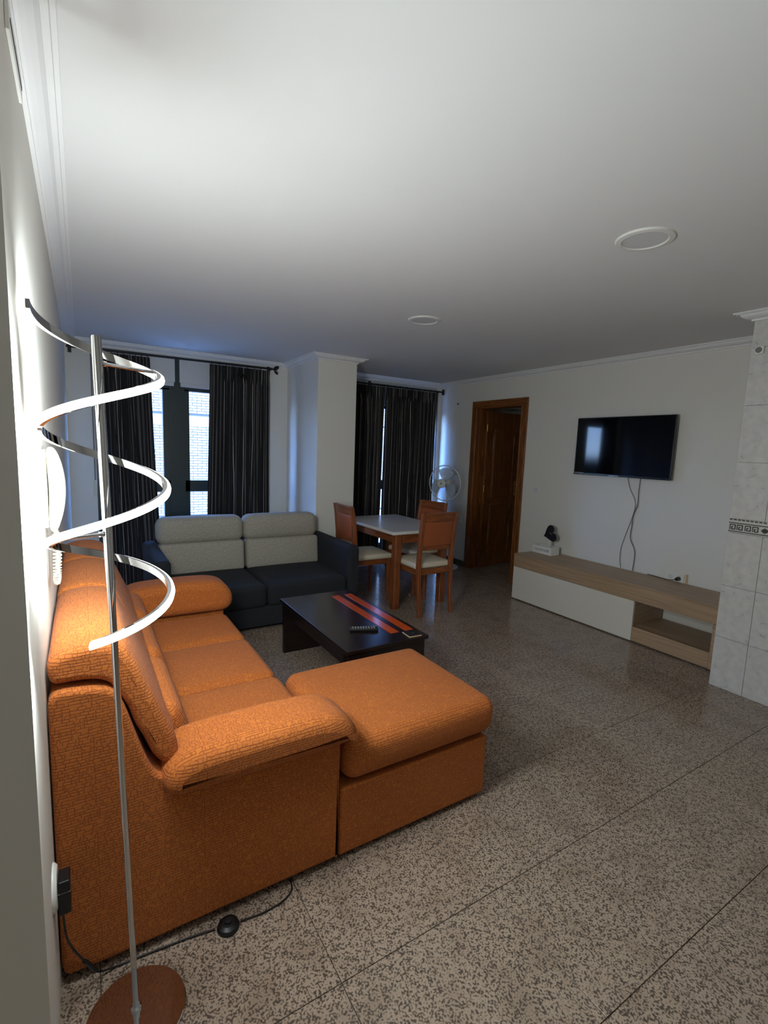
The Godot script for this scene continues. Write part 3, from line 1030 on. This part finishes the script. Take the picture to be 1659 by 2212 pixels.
# ------------------------------------------------------------------ low television unit
func make_tv_unit() -> void:
	# local x runs along the wall (room -z to +z turned), built with length along x
	var u := thing("television_unit", "long low oak television unit with a white front along the right wall", "cabinet", Vector3(4.03, 0, -2.545), -90.0)
	# local +x -> room +z ; local +z -> room -x (front)
	var x0 := -0.967
	var x1 := 0.972
	var f := 0.226      # front, room x 3.805
	var bk := -0.224
	var mid := 0.355    # room z -2.19
	var d := f - bk
	part(u, "drawer_box", rbox(Vector3(x1 - x0, 0.122, d - 0.018), 0.002, 1), M.oak_h, Vector3((x0 + x1) * 0.5, 0.408, (f + bk) * 0.5 - 0.009))
	part(u, "top_panel", rbox(Vector3(x1 - x0, 0.012, d), 0.002, 1), M.oak_h, Vector3((x0 + x1) * 0.5, 0.475, (f + bk) * 0.5))
	part(u, "drawer_front", rbox(Vector3(x1 - x0, 0.122, 0.018), 0.002, 1), M.oak_h, Vector3((x0 + x1) * 0.5, 0.408, f - 0.009))
	part(u, "cabinet_body", rbox(Vector3(mid - x0 - 0.004, 0.325, d - 0.022), 0.002, 1), M.oak_h, Vector3((x0 + mid) * 0.5, 0.1825, (f + bk) * 0.5 - 0.011))
	part(u, "door", rbox(Vector3(mid - x0 - 0.004, 0.335, 0.019), 0.002, 1), M.white_gloss, Vector3((x0 + mid) * 0.5, 0.1775, f - 0.0095))
	part(u, "plinth_board", rbox(Vector3(x1 - mid - 0.03, 0.122, 0.018), 0.002, 1), M.oak_h, Vector3((mid + x1) * 0.5 - 0.015, 0.073, f - 0.009))
	part(u, "shelf", rbox(Vector3(x1 - mid - 0.03, 0.018, d - 0.002), 0.002, 1), M.oak_h, Vector3((mid + x1) * 0.5 - 0.015, 0.125, (f + bk) * 0.5))
	part(u, "side_panel", rbox(Vector3(d, 0.335, 0.030), 0.002, 1), M.oak_h, Vector3(x1 - 0.015, 0.1775, (f + bk) * 0.5), Vector3(0, 90, 0))
	for x in [-0.9, 0.3, 0.9]:
		for z in [-0.17, 0.17]:
			part(u, "foot", lathe([[0.0, 0.0], [0.02, 0.0], [0.02, 0.021], [0.0, 0.021]], 10), M.black_plastic, Vector3(x, 0, z))

func make_tv() -> void:
	var t := thing("television", "flat black television hanging on the white right wall", "television", Vector3(4.20, 1.603, -2.70), -90.0)
	# local +x -> room +z, +z -> room -x
	part(t, "housing", rbox(Vector3(0.952, 0.55, 0.022), 0.004, 2), M.bezel, Vector3(0, 0, -0.012))
	part(t, "back_housing", rbox(Vector3(0.70, 0.34, 0.035), 0.01, 2), M.bezel, Vector3(0, -0.04, -0.038))
	part(t, "screen", rbox(Vector3(0.932, 0.524, 0.003), 0.001, 1), M.screen, Vector3(0, 0.006, 0.0005))
	part(t, "bezel_strip", rbox(Vector3(0.952, 0.014, 0.006), 0.002, 1), M.bezel, Vector3(0, -0.268, 0.001))
	part(t, "energy_sticker", box(Vector3(0.10, 0.010, 0.001)), M.grey_plastic, Vector3(-0.412, -0.258, 0.0026))
	part(t, "brand_plate", box(Vector3(0.10, 0.006, 0.001)), M.steel, Vector3(-0.04, -0.268, 0.0045))
	part(t, "wall_bracket", rbox(Vector3(0.30, 0.30, 0.016), 0.002, 1), M.black_metal, Vector3(0, 0, -0.063))
	# cables hanging down to the unit
	var cd := []
	for p in [[1.335, -2.505], [1.206, -2.51], [1.087, -2.509], [0.997, -2.537], [0.892, -2.542], [0.779, -2.545], [0.691, -2.499], [0.623, -2.487], [0.484, -2.495]]:
		cd.append(Vector3(4.245, p[0], p[1]))
	var k := thing("power_cable", "black cable hanging from the television to the unit", "cable", Vector3(4.245, 0.484, -2.5))
	wpart(k, "cord", tube(spline(cd), 0.0032, 6), M.black_plastic)
	var cl := []
	for p in [[1.335, -2.635], [1.232, -2.602], [1.134, -2.546], [1.058, -2.536], [0.96, -2.555], [0.795, -2.601], [0.665, -2.631], [0.557, -2.631], [0.484, -2.615]]:
		cl.append(Vector3(4.255, p[0], p[1]))
	var k2 := thing("aerial_cable", "thin grey cable hanging from the television beside the black one", "cable", Vector3(4.255, 0.484, -2.6))
	wpart(k2, "cord", tube(spline(cl), 0.0028, 6), M.grey_plastic)

# ------------------------------------------------------------------ spiral lamp
func make_lamp() -> void:
	var l := thing("spiral_floor_lamp", "lit chrome floor lamp with a spiral LED band beside the left wall", "lamp", Vector3(0.071, 0, -1.264))
	wpart(l, "base", lathe([[0.0, 0.0], [0.119, 0.0], [0.120, 0.002], [0.120, 0.009], [0.118, 0.011], [0.0, 0.012]], 64), M.chrome, Vector3(0.071, 0, -1.253))
	var foot := Vector3(0.071, 0.012, -1.264)
	var top := Vector3(0.036, 1.722, -1.264)
	var up := (top - foot).normalized()
	var joint := foot + up * 1.13
	wpart(l, "lower_pole", tube(PackedVector3Array([foot, joint]), 0.0075, 20), M.chrome)
	wpart(l, "upper_pole", tube(PackedVector3Array([joint - up * 0.03, joint, joint + up * 0.10, top - up * 0.002, top]), [0.0075, 0.0085, 0.0100, 0.0100, 0.0088], 20), M.chrome)
	wpart(l, "collar", lathe([[0.0, 0.0], [0.014, 0.0], [0.014, 0.006], [0.010, 0.012], [0.010, 0.026], [0.0, 0.026]], 20), M.chrome, Vector3(0.071, 0.011, -1.264))
	# band: starts at the left above, runs behind, right, in front, and so on down
	var turns := 2.82
	var n := 150
	var rad := 0.1205
	var chan := SurfaceTool.new()
	chan.begin(Mesh.PRIMITIVE_TRIANGLES)
	var led := SurfaceTool.new()
	led.begin(Mesh.PRIMITIVE_TRIANGLES)
	var cprof := [[-0.006, -0.0092], [0.002, -0.0092], [0.002, 0.0092], [-0.006, 0.0092]]
	var lprof := [[0.002, 0.0088], [0.005, 0.0084], [0.008, 0.006], [0.0095, 0.0], [0.008, -0.006], [0.005, -0.0084], [0.002, -0.0088]]
	var crow := []
	var lrow := []
	var lights := []
	for i in n + 1:
		var t := turns * i / n
		var ang := PI + TAU * t          # left, then behind (-z)
		var y := 1.768 - 0.2485 * t
		var c := Vector3(0.036 + 0.018 * clampf(t / 2.0, 0.0, 1.0), y, -1.264)
		var out := Vector3(cos(ang), 0, sin(ang))
		var ra := []
		for p in cprof:
			ra.append(c + out * (rad + float(p[0])) + Vector3(0, p[1], 0))
		var rb := []
		for p in lprof:
			rb.append(c + out * (rad + float(p[0])) + Vector3(0, p[1], 0))
		crow.append(ra)
		lrow.append(rb)
		lights.append([c, out])
	chan.set_smooth_group(-1)
	for i in n:
		for k in 4:
			var j := (k + 1) % 4
			chan.set_smooth_group(k)
			quad(chan, crow[i][k], crow[i + 1][k], crow[i + 1][j], crow[i][j])
		for k in lprof.size() - 1:
			quad(led, lrow[i][k + 1], lrow[i][k], lrow[i + 1][k], lrow[i + 1][k + 1])
	for e in [0, n]:
		chan.set_smooth_group(8)
		quad(chan, crow[e][0], crow[e][1], crow[e][2], crow[e][3])
		for k in range(1, lprof.size() - 1):
			led.add_vertex(lrow[e][0]); led.add_vertex(lrow[e][k]); led.add_vertex(lrow[e][k + 1])
	chan.generate_normals()
	led.generate_normals()
	wpart(l, "band_channel", chan.commit(), M.chrome)
	wpart(l, "led_strip", led.commit(), M.led)
	# arms from the pole to the band
	for t in [0.42, 1.93]:
		var i := int(round(t / turns * n))
		var c: Vector3 = lights[i][0]
		var o: Vector3 = lights[i][1]
		var onpole := foot + up * ((c.y - foot.y) / up.y)
		wpart(l, "support_arm", tube(PackedVector3Array([onpole, c + o * (rad - 0.006)]), 0.0042, 12), M.chrome)
		wpart(l, "arm_collar", tube(PackedVector3Array([onpole + (o * 0.011), onpole + o * 0.018]), 0.0065, 12), M.chrome)
	# the light the band gives off, just in front of its glowing face
	var count := 32
	for q in count:
		var i := int(round((q + 0.5) / count * n))
		var lamp := AreaLight3D.new()
		lamp.name = "band_light"
		var c: Vector3 = lights[i][0]
		var o: Vector3 = lights[i][1]
		lamp.area_size = Vector2(0.066, 0.015)
		lamp.position = c + o * (rad + 0.0125) - l.position
		# the half-round face of the band also shines upwards and downwards
		var tilt: float = [0.0, 0.38, 0.0, -0.5][q % 4]
		lamp.position.y += tilt * 0.006
		lamp.basis = Basis.looking_at(o * cos(tilt) + Vector3.UP * sin(tilt), Vector3.UP)
		lamp.light_color = Color(0.95, 1.0, 1.02)
		lamp.light_energy = 0.195
		lamp.area_range = 14.0
		lamp.shadow_enabled = true
		l.add_child(lamp, true)
	# cord, foot switch and plug
	var fs := thing("foot_switch", "round black foot switch on the cord beside the orange sofa", "switch", Vector3(0.338, 0, -1.375))
	part(fs, "housing", lathe([[0.0, 0.0], [0.034, 0.0], [0.034, 0.006], [0.030, 0.014], [0.020, 0.020], [0.0, 0.022]], 24), M.black_plastic)
	part(fs, "button", lathe([[0.0, 0.02], [0.012, 0.021], [0.011, 0.028], [0.0, 0.030]], 16), M.black_metal)
	var cd := thing("lamp_cord", "thin black lamp cord running along the foot of the orange sofa", "cable", Vector3(0.2, 0, -1.40))
	wpart(cd, "cord", tube(spline([Vector3(-0.082, 0.30, -1.345), Vector3(-0.075, 0.20, -1.36), Vector3(-0.045, 0.10, -1.385), Vector3(-0.015, 0.03, -1.40), Vector3(0.03, 0.006, -1.413), Vector3(0.12, 0.005, -1.407), Vector3(0.22, 0.005, -1.398), Vector3(0.30, 0.006, -1.385)], 5), 0.0028, 6), M.black_plastic)
	wpart(cd, "cord", tube(spline([Vector3(0.375, 0.006, -1.372), Vector3(0.44, 0.004, -1.366), Vector3(0.51, 0.004, -1.372), Vector3(0.555, 0.004, -1.398), Vector3(0.565, 0.004, -1.44)], 5), 0.0026, 6), M.black_plastic)
	wpart(cd, "connector", tube(PackedVector3Array([Vector3(-0.042, 0.095, -1.385), Vector3(-0.016, 0.034, -1.40)]), 0.0055, 8), M.black_plastic)
	var so := thing("wall_socket", "white round wall socket on the left wall holding a black adapter", "socket", Vector3(XL, 0.38, -1.345))
	part(so, "plate", lathe([[0.0, 0.0], [0.055, 0.0], [0.055, 0.004], [0.048, 0.010], [0.0, 0.011]], 28), M.white_plastic, Vector3.ZERO, Vector3(0, 0, -90))
	var ad := thing("power_adapter", "black box adapter plugged into the socket beside the orange sofa", "adapter", Vector3(XL + 0.011, 0.36, -1.345))
	part(ad, "body", rbox(Vector3(0.026, 0.092, 0.05), 0.004, 2), M.black_plastic, Vector3(0.0132, 0, 0))
	part(ad, "seam", rbox(Vector3(0.0264, 0.0015, 0.0504), 0.0004, 1), M.grey_plastic, Vector3(0.0132, 0.015, 0))

# ------------------------------------------------------------------ curtains
func curtain(x0t: float, x1t: float, x0b: float, x1b: float, yb: float, yt: float, z: float, folds: float, sd: int, u0: float, bow := 0.0) -> ArrayMesh:
	var st := SurfaceTool.new()
	st.begin(Mesh.PRIMITIVE_TRIANGLES)
	var nu := 170
	var nv := 26
	var nz := FastNoiseLite.new()
	nz.seed = sd
	nz.frequency = 1.0
	var grid := []
	for j in nv + 1:
		var v := float(j) / nv
		var row := []
		for i in nu + 1:
			var u := float(i) / nu
			var a := lerpf(x0b, x0t, v)
			var b := lerpf(x1b, x1t, v) + bow * sin(v * PI)
			var ph := u * folds * TAU + 1.3 * nz.get_noise_2d(u * 6.0, v * 0.7) * 2.0 + sd
			var amp := lerpf(0.030, 0.020, v) * (0.75 + 0.6 * nz.get_noise_2d(u * 9.0 + 50.0, v * 0.5))
			if v > 0.95:
				ph = u * folds * 2.0 * TAU
				amp = 0.010
			var x := lerpf(a, b, u) + 0.010 * sin(ph * 2.0 + 0.5) * (1.0 - absf(2.0 * u - 1.0))
			row.append([Vector3(x, lerpf(yb, yt, v), z + amp * sin(ph)), Vector2(u0 + u * (x1t - x0t) * 1.5, v)])
		grid.append(row)
	for side in [0.0, 1.0]:
		var off := Vector3(0, 0, -0.003 * side)
		st.set_smooth_group(int(side))
		for j in nv:
			for i in nu:
				var q := [grid[j][i], grid[j + 1][i], grid[j + 1][i + 1], grid[j][i + 1]]
				var order := [0, 1, 2, 0, 2, 3] if side == 0.0 else [0, 2, 1, 0, 3, 2]
				for k in order:
					st.set_uv(q[k][1])
					st.add_vertex(q[k][0] + off)
	st.generate_normals()
	return st.commit()

func make_curtains() -> void:
	var zc := ZB + 0.085
	var defs := [
		["dark striped curtain behind the spiral lamp, left of the window", [0.15, 0.60, 0.16, 0.685, 0.04, 2.308, 9.0, 3, 0.0, -0.01], "dark striped curtains at the wide window"],
		["dark striped curtain right of the brick view, beside the pillar", [1.165, 1.80, 1.105, 1.812, 0.04, 2.316, 12.0, 8, 0.37, -0.005], "dark striped curtains at the wide window"],
		["dark striped curtain left of the thin light slit, behind the pillar", [2.50, 3.312, 2.50, 3.292, 0.06, 2.288, 13.0, 12, 0.2, 0.0], "dark striped curtains behind the dining table"],
		["dark striped curtain right of the thin light slit, beside the fan", [3.328, 4.14, 3.322, 4.143, 0.06, 2.288, 13.0, 17, 0.61, 0.0], "dark striped curtains behind the dining table"]]
	for d in defs:
		var p: Array = d[1]
		var cx: float = (p[0] + p[1]) * 0.5
		var c := thing("curtain", d[0], "curtain", Vector3(cx, p[4], zc), 0.0, d[2])
		wpart(c, "cloth", curtain(p[0], p[1], p[2], p[3], p[4], p[5], zc, p[6], p[7], p[8], p[9]), M.curtain)
		var hooks := 9
		for i in hooks:
			var x: float = lerpf(p[0] + 0.02, p[1] - 0.02, float(i) / (hooks - 1))
			var ring := PackedVector3Array()
			for k in 13:
				var a := TAU * k / 12.0
				ring.append(Vector3(x, p[5] + 0.012 + 0.019 * cos(a), zc + 0.019 * sin(a)))
			wpart(c, "ring", tube(ring, 0.0022, 5, false), M.black_metal)
	var r := thing("curtain_rod", "black curtain rod with leaf finial over the wide window", "curtain rod", Vector3(0.87, 2.325, zc))
	wpart(r, "pole", tube(PackedVector3Array([Vector3(-0.085, 2.325, zc), Vector3(1.835, 2.34, zc)]), 0.011, 12), M.black_metal)
	for x in [-0.06, 1.815]:
		wpart(r, "bracket", tube(PackedVector3Array([Vector3(x, 2.328, ZB), Vector3(x, 2.328, zc)]), 0.008, 8), M.black_metal)
		wpart(r, "bracket_plate", rbox(Vector3(0.03, 0.09, 0.006), 0.002, 1), M.black_metal, Vector3(x, 2.328, ZB + 0.003))
	for q in [[Vector3(1.875, 2.352, zc), 35.0, 0.034], [Vector3(1.872, 2.305, zc + 0.01), -40.0, 0.024]]:
		var leaf := SphereMesh.new()
		leaf.radius = q[2]
		leaf.height = q[2] * 2.0
		leaf.radial_segments = 16
		leaf.rings = 8
		var o := wpart(r, "finial_leaf", leaf, M.black_metal, q[0], Vector3(0, 0, q[1]))
		o.scale = Vector3(1.15, 0.62, 0.3)
	wpart(r, "finial_stem", tube(spline([Vector3(1.83, 2.34, zc), Vector3(1.85, 2.328, zc + 0.01), Vector3(1.865, 2.335, zc)], 4), 0.006, 8), M.black_metal)
	var r2 := thing("curtain_rod", "black curtain rod with flat end cap above the dining table", "curtain rod", Vector3(3.37, 2.305, zc))
	wpart(r2, "pole", tube(PackedVector3Array([Vector3(2.482, 2.305, zc), Vector3(4.235, 2.305, zc)]), 0.011, 12), M.black_metal)
	wpart(r2, "end_cap", rbox(Vector3(0.012, 0.075, 0.04), 0.003, 1), M.black_metal, Vector3(4.238, 2.305, zc))
	for x in [2.55, 4.19]:
		wpart(r2, "bracket", tube(PackedVector3Array([Vector3(x, 2.305, ZB), Vector3(x, 2.305, zc)]), 0.008, 8), M.black_metal)

# ------------------------------------------------------------------ fan
func make_fan() -> void:
	var f := thing("pedestal_fan", "white pedestal fan with clear blades in the corner behind the dining chairs", "fan", Vector3(4.0, 0, -4.90))
	part(f, "base", lathe([[0.0, 0.0], [0.185, 0.0], [0.19, 0.008], [0.17, 0.022], [0.05, 0.035], [0.03, 0.05], [0.0, 0.05]], 40), M.white_plastic)
	part(f, "pole", tube(PackedVector3Array([Vector3(0, 0.04, 0), Vector3(0, 0.55, 0), Vector3(0, 0.551, 0), Vector3(0, 1.0, 0)]), [0.016, 0.016, 0.011, 0.011], 14), M.white_plastic)
	part(f, "height_collar", lathe([[0.0, 0.53], [0.02, 0.53], [0.022, 0.57], [0.013, 0.59], [0.0, 0.59]], 16), M.white_plastic)
	var head := Node3D.new()
	head.name = "head"
	f.add_child(head)
	head.position = Vector3(-0.02, 1.105, 0.0)
	# local -z looks forward
	head.basis = Basis.looking_at(Vector3(-0.93, -0.02, 0.37), Vector3.UP)
	part(head, "motor_housing", lathe([[0.0, -0.09], [0.04, -0.085], [0.055, -0.06], [0.058, 0.0], [0.05, 0.02], [0.0, 0.02]], 24), M.white_plastic, Vector3(0, 0, 0), Vector3(-90, 0, 0))
	part(head, "neck", tube(PackedVector3Array([Vector3(0, -0.11, 0.02), Vector3(0, -0.04, 0.02)]), 0.022, 12), M.white_plastic)
	part(head, "hub", lathe([[0.0, 0.0], [0.03, 0.0], [0.034, 0.03], [0.028, 0.045], [0.0, 0.048]], 20), M.white_plastic, Vector3(0, 0, -0.04), Vector3(-90, 0, 0))
	for k in 3:
		var st := SurfaceTool.new()
		st.begin(Mesh.PRIMITIVE_TRIANGLES)
		var rows := []
		for i in 11:
			var t := i / 10.0
			var r := lerpf(0.025, 0.195, t)
			var half := deg_to_rad(lerpf(30.0, 36.0, sin(t * PI * 0.8))) * (1.0 if t < 0.85 else sqrt(maxf(0.02, 1.0 - pow((t - 0.85) / 0.16, 2.0))))
			var row := []
			for j in 9:
				var s := j / 4.0 - 1.0
				var a := half * s + k * TAU / 3.0 + PI * 0.55
				row.append(Vector3(cos(a) * r, sin(a) * r, -0.06 + 0.022 * s))
			rows.append(row)
		for side in 2:
			st.set_smooth_group(side)
			var o := Vector3(0, 0, 0.002 * side)
			for i in 10:
				for j in 8:
					if side == 0:
						quad(st, rows[i][j] + o, rows[i][j + 1] + o, rows[i + 1][j + 1] + o, rows[i + 1][j] + o)
					else:
						quad(st, rows[i][j] + o, rows[i + 1][j] + o, rows[i + 1][j + 1] + o, rows[i][j + 1] + o)
		st.generate_normals()
		part(head, "blade", st.commit(), M.clear_blade)
	# cage: rim, rings and spokes bulging to the front and to the back
	var rim := PackedVector3Array()
	for i in 49:
		var a := TAU * i / 48.0
		rim.append(Vector3(cos(a) * 0.225, sin(a) * 0.225, -0.05))
	part(head, "cage_rim", tube(rim, 0.006, 8, false), M.white_plastic)
	for side in [-1.0, 1.0]:
		var list := []
		for i in 36:
			var a := TAU * i / 36.0
			var pts := []
			for q in [[0.055, 0.085], [0.12, 0.08], [0.18, 0.06], [0.21, 0.03], [0.225, 0.0]]:
				pts.append(Vector3(cos(a) * q[0], sin(a) * q[0], -0.05 + side * q[1]))
			list.append([tube(PackedVector3Array(pts), 0.0009, 4, false), Transform3D()])
		part(head, "grille", join(list), M.white_plastic)
	part(head, "badge", lathe([[0.0, 0.0], [0.058, 0.0], [0.058, 0.004], [0.05, 0.009], [0.0, 0.010]], 28), M.white_plastic, Vector3(0, 0, -0.134), Vector3(-90, 0, 0))
	part(head, "badge_mark", rbox(Vector3(0.020, 0.020, 0.001), 0.0004, 1), M.grey_plastic, Vector3(0, 0.0, -0.1445), Vector3(0, 0, 45))

# ------------------------------------------------------------------ small things
func make_small_things() -> void:
	# recessed ceiling lights, switched off
	var spots := [["off recessed round ceiling light nearer the camera", Vector3(2.055, CEIL, -1.30)], ["off recessed round ceiling light farther away, above the coffee table", Vector3(2.10, CEIL, -2.93)]]
	for s in spots:
		var c := thing("ceiling_light", s[0], "ceiling light", s[1], 0.0, "recessed ceiling lights")
		part(c, "ring", lathe([[0.086, -0.004], [0.092, -0.009], [0.112, -0.007], [0.117, 0.0]], 48), M.white_plastic)
		part(c, "diffuser", lathe([[0.0, -0.003], [0.090, -0.003], [0.090, 0.0], [0.0, 0.0]], 48), M.shutter_white)
	# door phone on the left wall
	var ph := thing("door_phone", "ivory door entry phone with coiled cord on the left wall", "phone", Vector3(XL, 1.20, -1.73))
	wpart(ph, "wall_plate", rbox(Vector3(0.012, 0.225, 0.085), 0.004, 2), M.ivory, Vector3(XL + 0.0062, 1.352, -1.735))
	var hs := smooth_poly([[0.0, 0.0], [0.016, -0.004], [0.024, 0.012], [0.038, 0.06], [0.044, 0.115], [0.042, 0.165], [0.032, 0.215], [0.018, 0.245], [0.0, 0.245], [0.0, 0.20], [0.004, 0.12], [0.0, 0.05]], 2)
	wpart(ph, "handset", loft(hs, ends(0.0, -0.058, 0.010, 3)), M.ivory, Vector3(XL + 0.013, 1.228, -1.70))
	var coil := PackedVector3Array()
	var axis := spline([Vector3(XL + 0.03, 1.225, -1.715), Vector3(XL + 0.026, 1.15, -1.70), Vector3(XL + 0.024, 1.085, -1.71), Vector3(XL + 0.024, 1.066, -1.745), Vector3(XL + 0.026, 1.09, -1.785), Vector3(XL + 0.028, 1.16, -1.79), Vector3(XL + 0.02, 1.245, -1.775)], 50)
	var fr := frames(axis)
	for i in axis.size():
		var a := i * TAU / 7.0
		coil.append(axis[i] + (fr[i][1] * cos(a) + fr[i][2] * sin(a)) * 0.0075)
	wpart(ph, "coiled_cord", tube(coil, 0.0024, 5), M.ivory)
	# vent high on the left wall
	var v := thing("air_vent", "slim white slotted vent high on the left wall under the cornice", "vent", Vector3(XL, 2.30, -1.47))
	wpart(v, "plate", rbox(Vector3(0.008, 0.06, 0.26), 0.002, 1), M.white_plastic, Vector3(XL + 0.0042, 2.338, -1.47))
	for i in 3:
		wpart(v, "slot", box(Vector3(0.002, 0.008, 0.072)), M.black_plastic, Vector3(XL + 0.0085, 2.335, -1.39 - i * 0.08))
	# sensor on the tiled wall
	var se := thing("motion_sensor", "small grey rounded sensor high on the marble tiled wall", "sensor", Vector3(XP, 2.19, -1.44))
	part(se, "body", rbox(Vector3(0.022, 0.05, 0.05), 0.01, 3), M.white_plastic, Vector3(-0.0112, 0, 0))
	part(se, "lens", lathe([[0.0, 0.0], [0.018, 0.0], [0.016, 0.006], [0.0, 0.008]], 20), M.grey_plastic, Vector3(-0.0215, 0, 0), Vector3(0, 0, 90))
	# crate with heart on the unit
	var c := thing("wooden_crate", "small white slotted crate standing on the oak television unit", "crate", Vector3(4.12, 0.481, -3.38), -90.0)
	# local x -> room z, local z -> room -x
	part(c, "body", boxes([
		[Vector3(-0.125, 0, -0.06), Vector3(0.125, 0.006, 0.06)],
		[Vector3(-0.125, 0.006, -0.06), Vector3(-0.117, 0.08, 0.06)],
		[Vector3(0.117, 0.006, -0.06), Vector3(0.125, 0.08, 0.06)],
		[Vector3(-0.117, 0.006, -0.06), Vector3(0.117, 0.08, -0.052)],
		[Vector3(-0.117, 0.006, 0.052), Vector3(0.117, 0.026, 0.06)],
		[Vector3(-0.117, 0.054, 0.052), Vector3(0.117, 0.08, 0.06)],
		[Vector3(-0.117, 0.026, 0.052), Vector3(-0.098, 0.054, 0.06)],
		[Vector3(0.098, 0.026, 0.052), Vector3(0.117, 0.054, 0.06)]]), M.white_plastic)
	for i in 11:
		part(c, "slat", box(Vector3(0.0095, 0.0278, 0.008)), M.white_plastic, Vector3(-0.0895 + i * 0.0179, 0.04, 0.056))
	part(c, "lining", boxes([[Vector3(-0.115, 0.0062, 0.0475), Vector3(0.115, 0.07, 0.0515)]]), M.black_plastic)
	var h := thing("heart_sign", "black heart on a white peg standing in the small crate", "ornament", Vector3(4.135, 0.487, -3.345), -90.0)
	part(h, "peg", rbox(Vector3(0.026, 0.14, 0.012), 0.002, 1), M.white_plastic, Vector3(0, 0.07, 0))
	var hp := PackedVector2Array()
	for i in 40:
		var a := TAU * i / 40.0
		hp.append(Vector2(16.0 * pow(sin(a), 3.0), 13.0 * cos(a) - 5.0 * cos(2 * a) - 2.0 * cos(3 * a) - cos(4 * a)) * 0.0055)
	hp.reverse()
	var heart := part(h, "heart", loft(hp, ends(0.006, -0.006, 0.003, 2)), M.black_plastic, Vector3(0.0, 0.205, 0.0), Vector3(0, 0, -66))
	part(heart, "mark", rbox(Vector3(0.035, 0.010, 0.001), 0.0004, 1), M.grey_plastic, Vector3(0.0, 0.01, 0.0066), Vector3(0, 0, 30))
	# sockets on the right wall behind the unit
	var so := thing("double_socket", "white double wall socket just above the television unit", "socket", Vector3(XR, 0.51, -2.13), -90.0)
	part(so, "plate", rbox(Vector3(0.15, 0.075, 0.010), 0.003, 2), M.white_plastic, Vector3(0, 0, 0.0052))
	for x in [-0.036, 0.036]:
		part(so, "well", lathe([[0.0, 0.0], [0.022, 0.0], [0.022, 0.002], [0.0, 0.002]], 20), M.shutter_white, Vector3(x, 0, 0.0102), Vector3(90, 0, 0))
	var pg := thing("plug_lead", "black plug and lead in the socket above the television unit", "cable", Vector3(4.25, 0.505, -2.10))
	wpart(pg, "plug", tube(PackedVector3Array([Vector3(XR - 0.012, 0.508, -2.095), Vector3(XR - 0.05, 0.508, -2.095)]), [0.018, 0.014], 12), M.black_plastic)
	wpart(pg, "lead", tube(spline([Vector3(XR - 0.045, 0.508, -2.095), Vector3(XR - 0.05, 0.490, -2.14), Vector3(XR - 0.045, 0.486, -2.20), Vector3(XR - 0.03, 0.487, -2.30), Vector3(XR - 0.018, 0.486, -2.36)], 5), 0.003, 6), M.black_plastic)
	var st := thing("wooden_strip", "short pale wooden strip leaning on the wall behind the television unit", "strip", Vector3(XR - 0.008, 0.481, -2.035))
	part(st, "strip", rbox(Vector3(0.006, 0.075, 0.016), 0.001, 1), M.wood_stick, Vector3(0, 0.0376, 0))
	var sw := thing("light_switch", "white light switch plate on the right wall beside the door", "switch", Vector3(XR, 1.12, -3.69), -90.0)
	part(sw, "plate", rbox(Vector3(0.08, 0.08, 0.009), 0.003, 2), M.white_plastic, Vector3(0, 0, 0.0047))
	part(sw, "rocker", rbox(Vector3(0.05, 0.05, 0.006), 0.002, 1), M.shutter_white, Vector3(0, 0, 0.0112), Vector3(4, 0, 0))
	var s2 := thing("single_socket", "white single socket low on the right wall behind the dining chairs", "socket", Vector3(XR, 0.62, -4.95), -90.0)
	part(s2, "plate", rbox(Vector3(0.08, 0.08, 0.009), 0.003, 2), M.white_plastic, Vector3(0, 0, 0.0047))
	part(s2, "well", lathe([[0.0, 0.0], [0.022, 0.0], [0.022, 0.002], [0.0, 0.002]], 20), M.shutter_white, Vector3(0, 0, 0.0092), Vector3(90, 0, 0))
	var co := thing("cable_outlet", "tiny dark cable outlet high on the right wall near the corner", "outlet", Vector3(XR, 2.138, -5.11), -90.0)
	part(co, "cap", rbox(Vector3(0.036, 0.02, 0.006), 0.002, 1), M.grey_plastic, Vector3(0, 0, 0.0032))
	part(co, "wire", tube(PackedVector3Array([Vector3(0.004, 0, 0.004), Vector3(0.008, -0.004, 0.014)]), 0.003, 6), M.black_plastic)
	# radiator under the window beside the pillar
	var ra := thing("radiator", "white ribbed radiator on the back wall behind the black sofa", "radiator", Vector3(1.915, 0.10, ZB + 0.06))
	for i in 4:
		wpart(ra, "rib", rbox(Vector3(0.046, 0.66, 0.07), 0.010, 2), M.white_plastic, Vector3(1.85 + i * 0.05, 0.41, ZB + 0.05))
	wpart(ra, "bracket", box(Vector3(0.16, 0.03, 0.026)), M.white_plastic, Vector3(1.915, 0.60, ZB + 0.013))
	wpart(ra, "pipe", tube(PackedVector3Array([Vector3(1.915, 0.0, ZB + 0.06), Vector3(1.915, 0.13, ZB + 0.06)]), 0.009, 10), M.white_plastic)
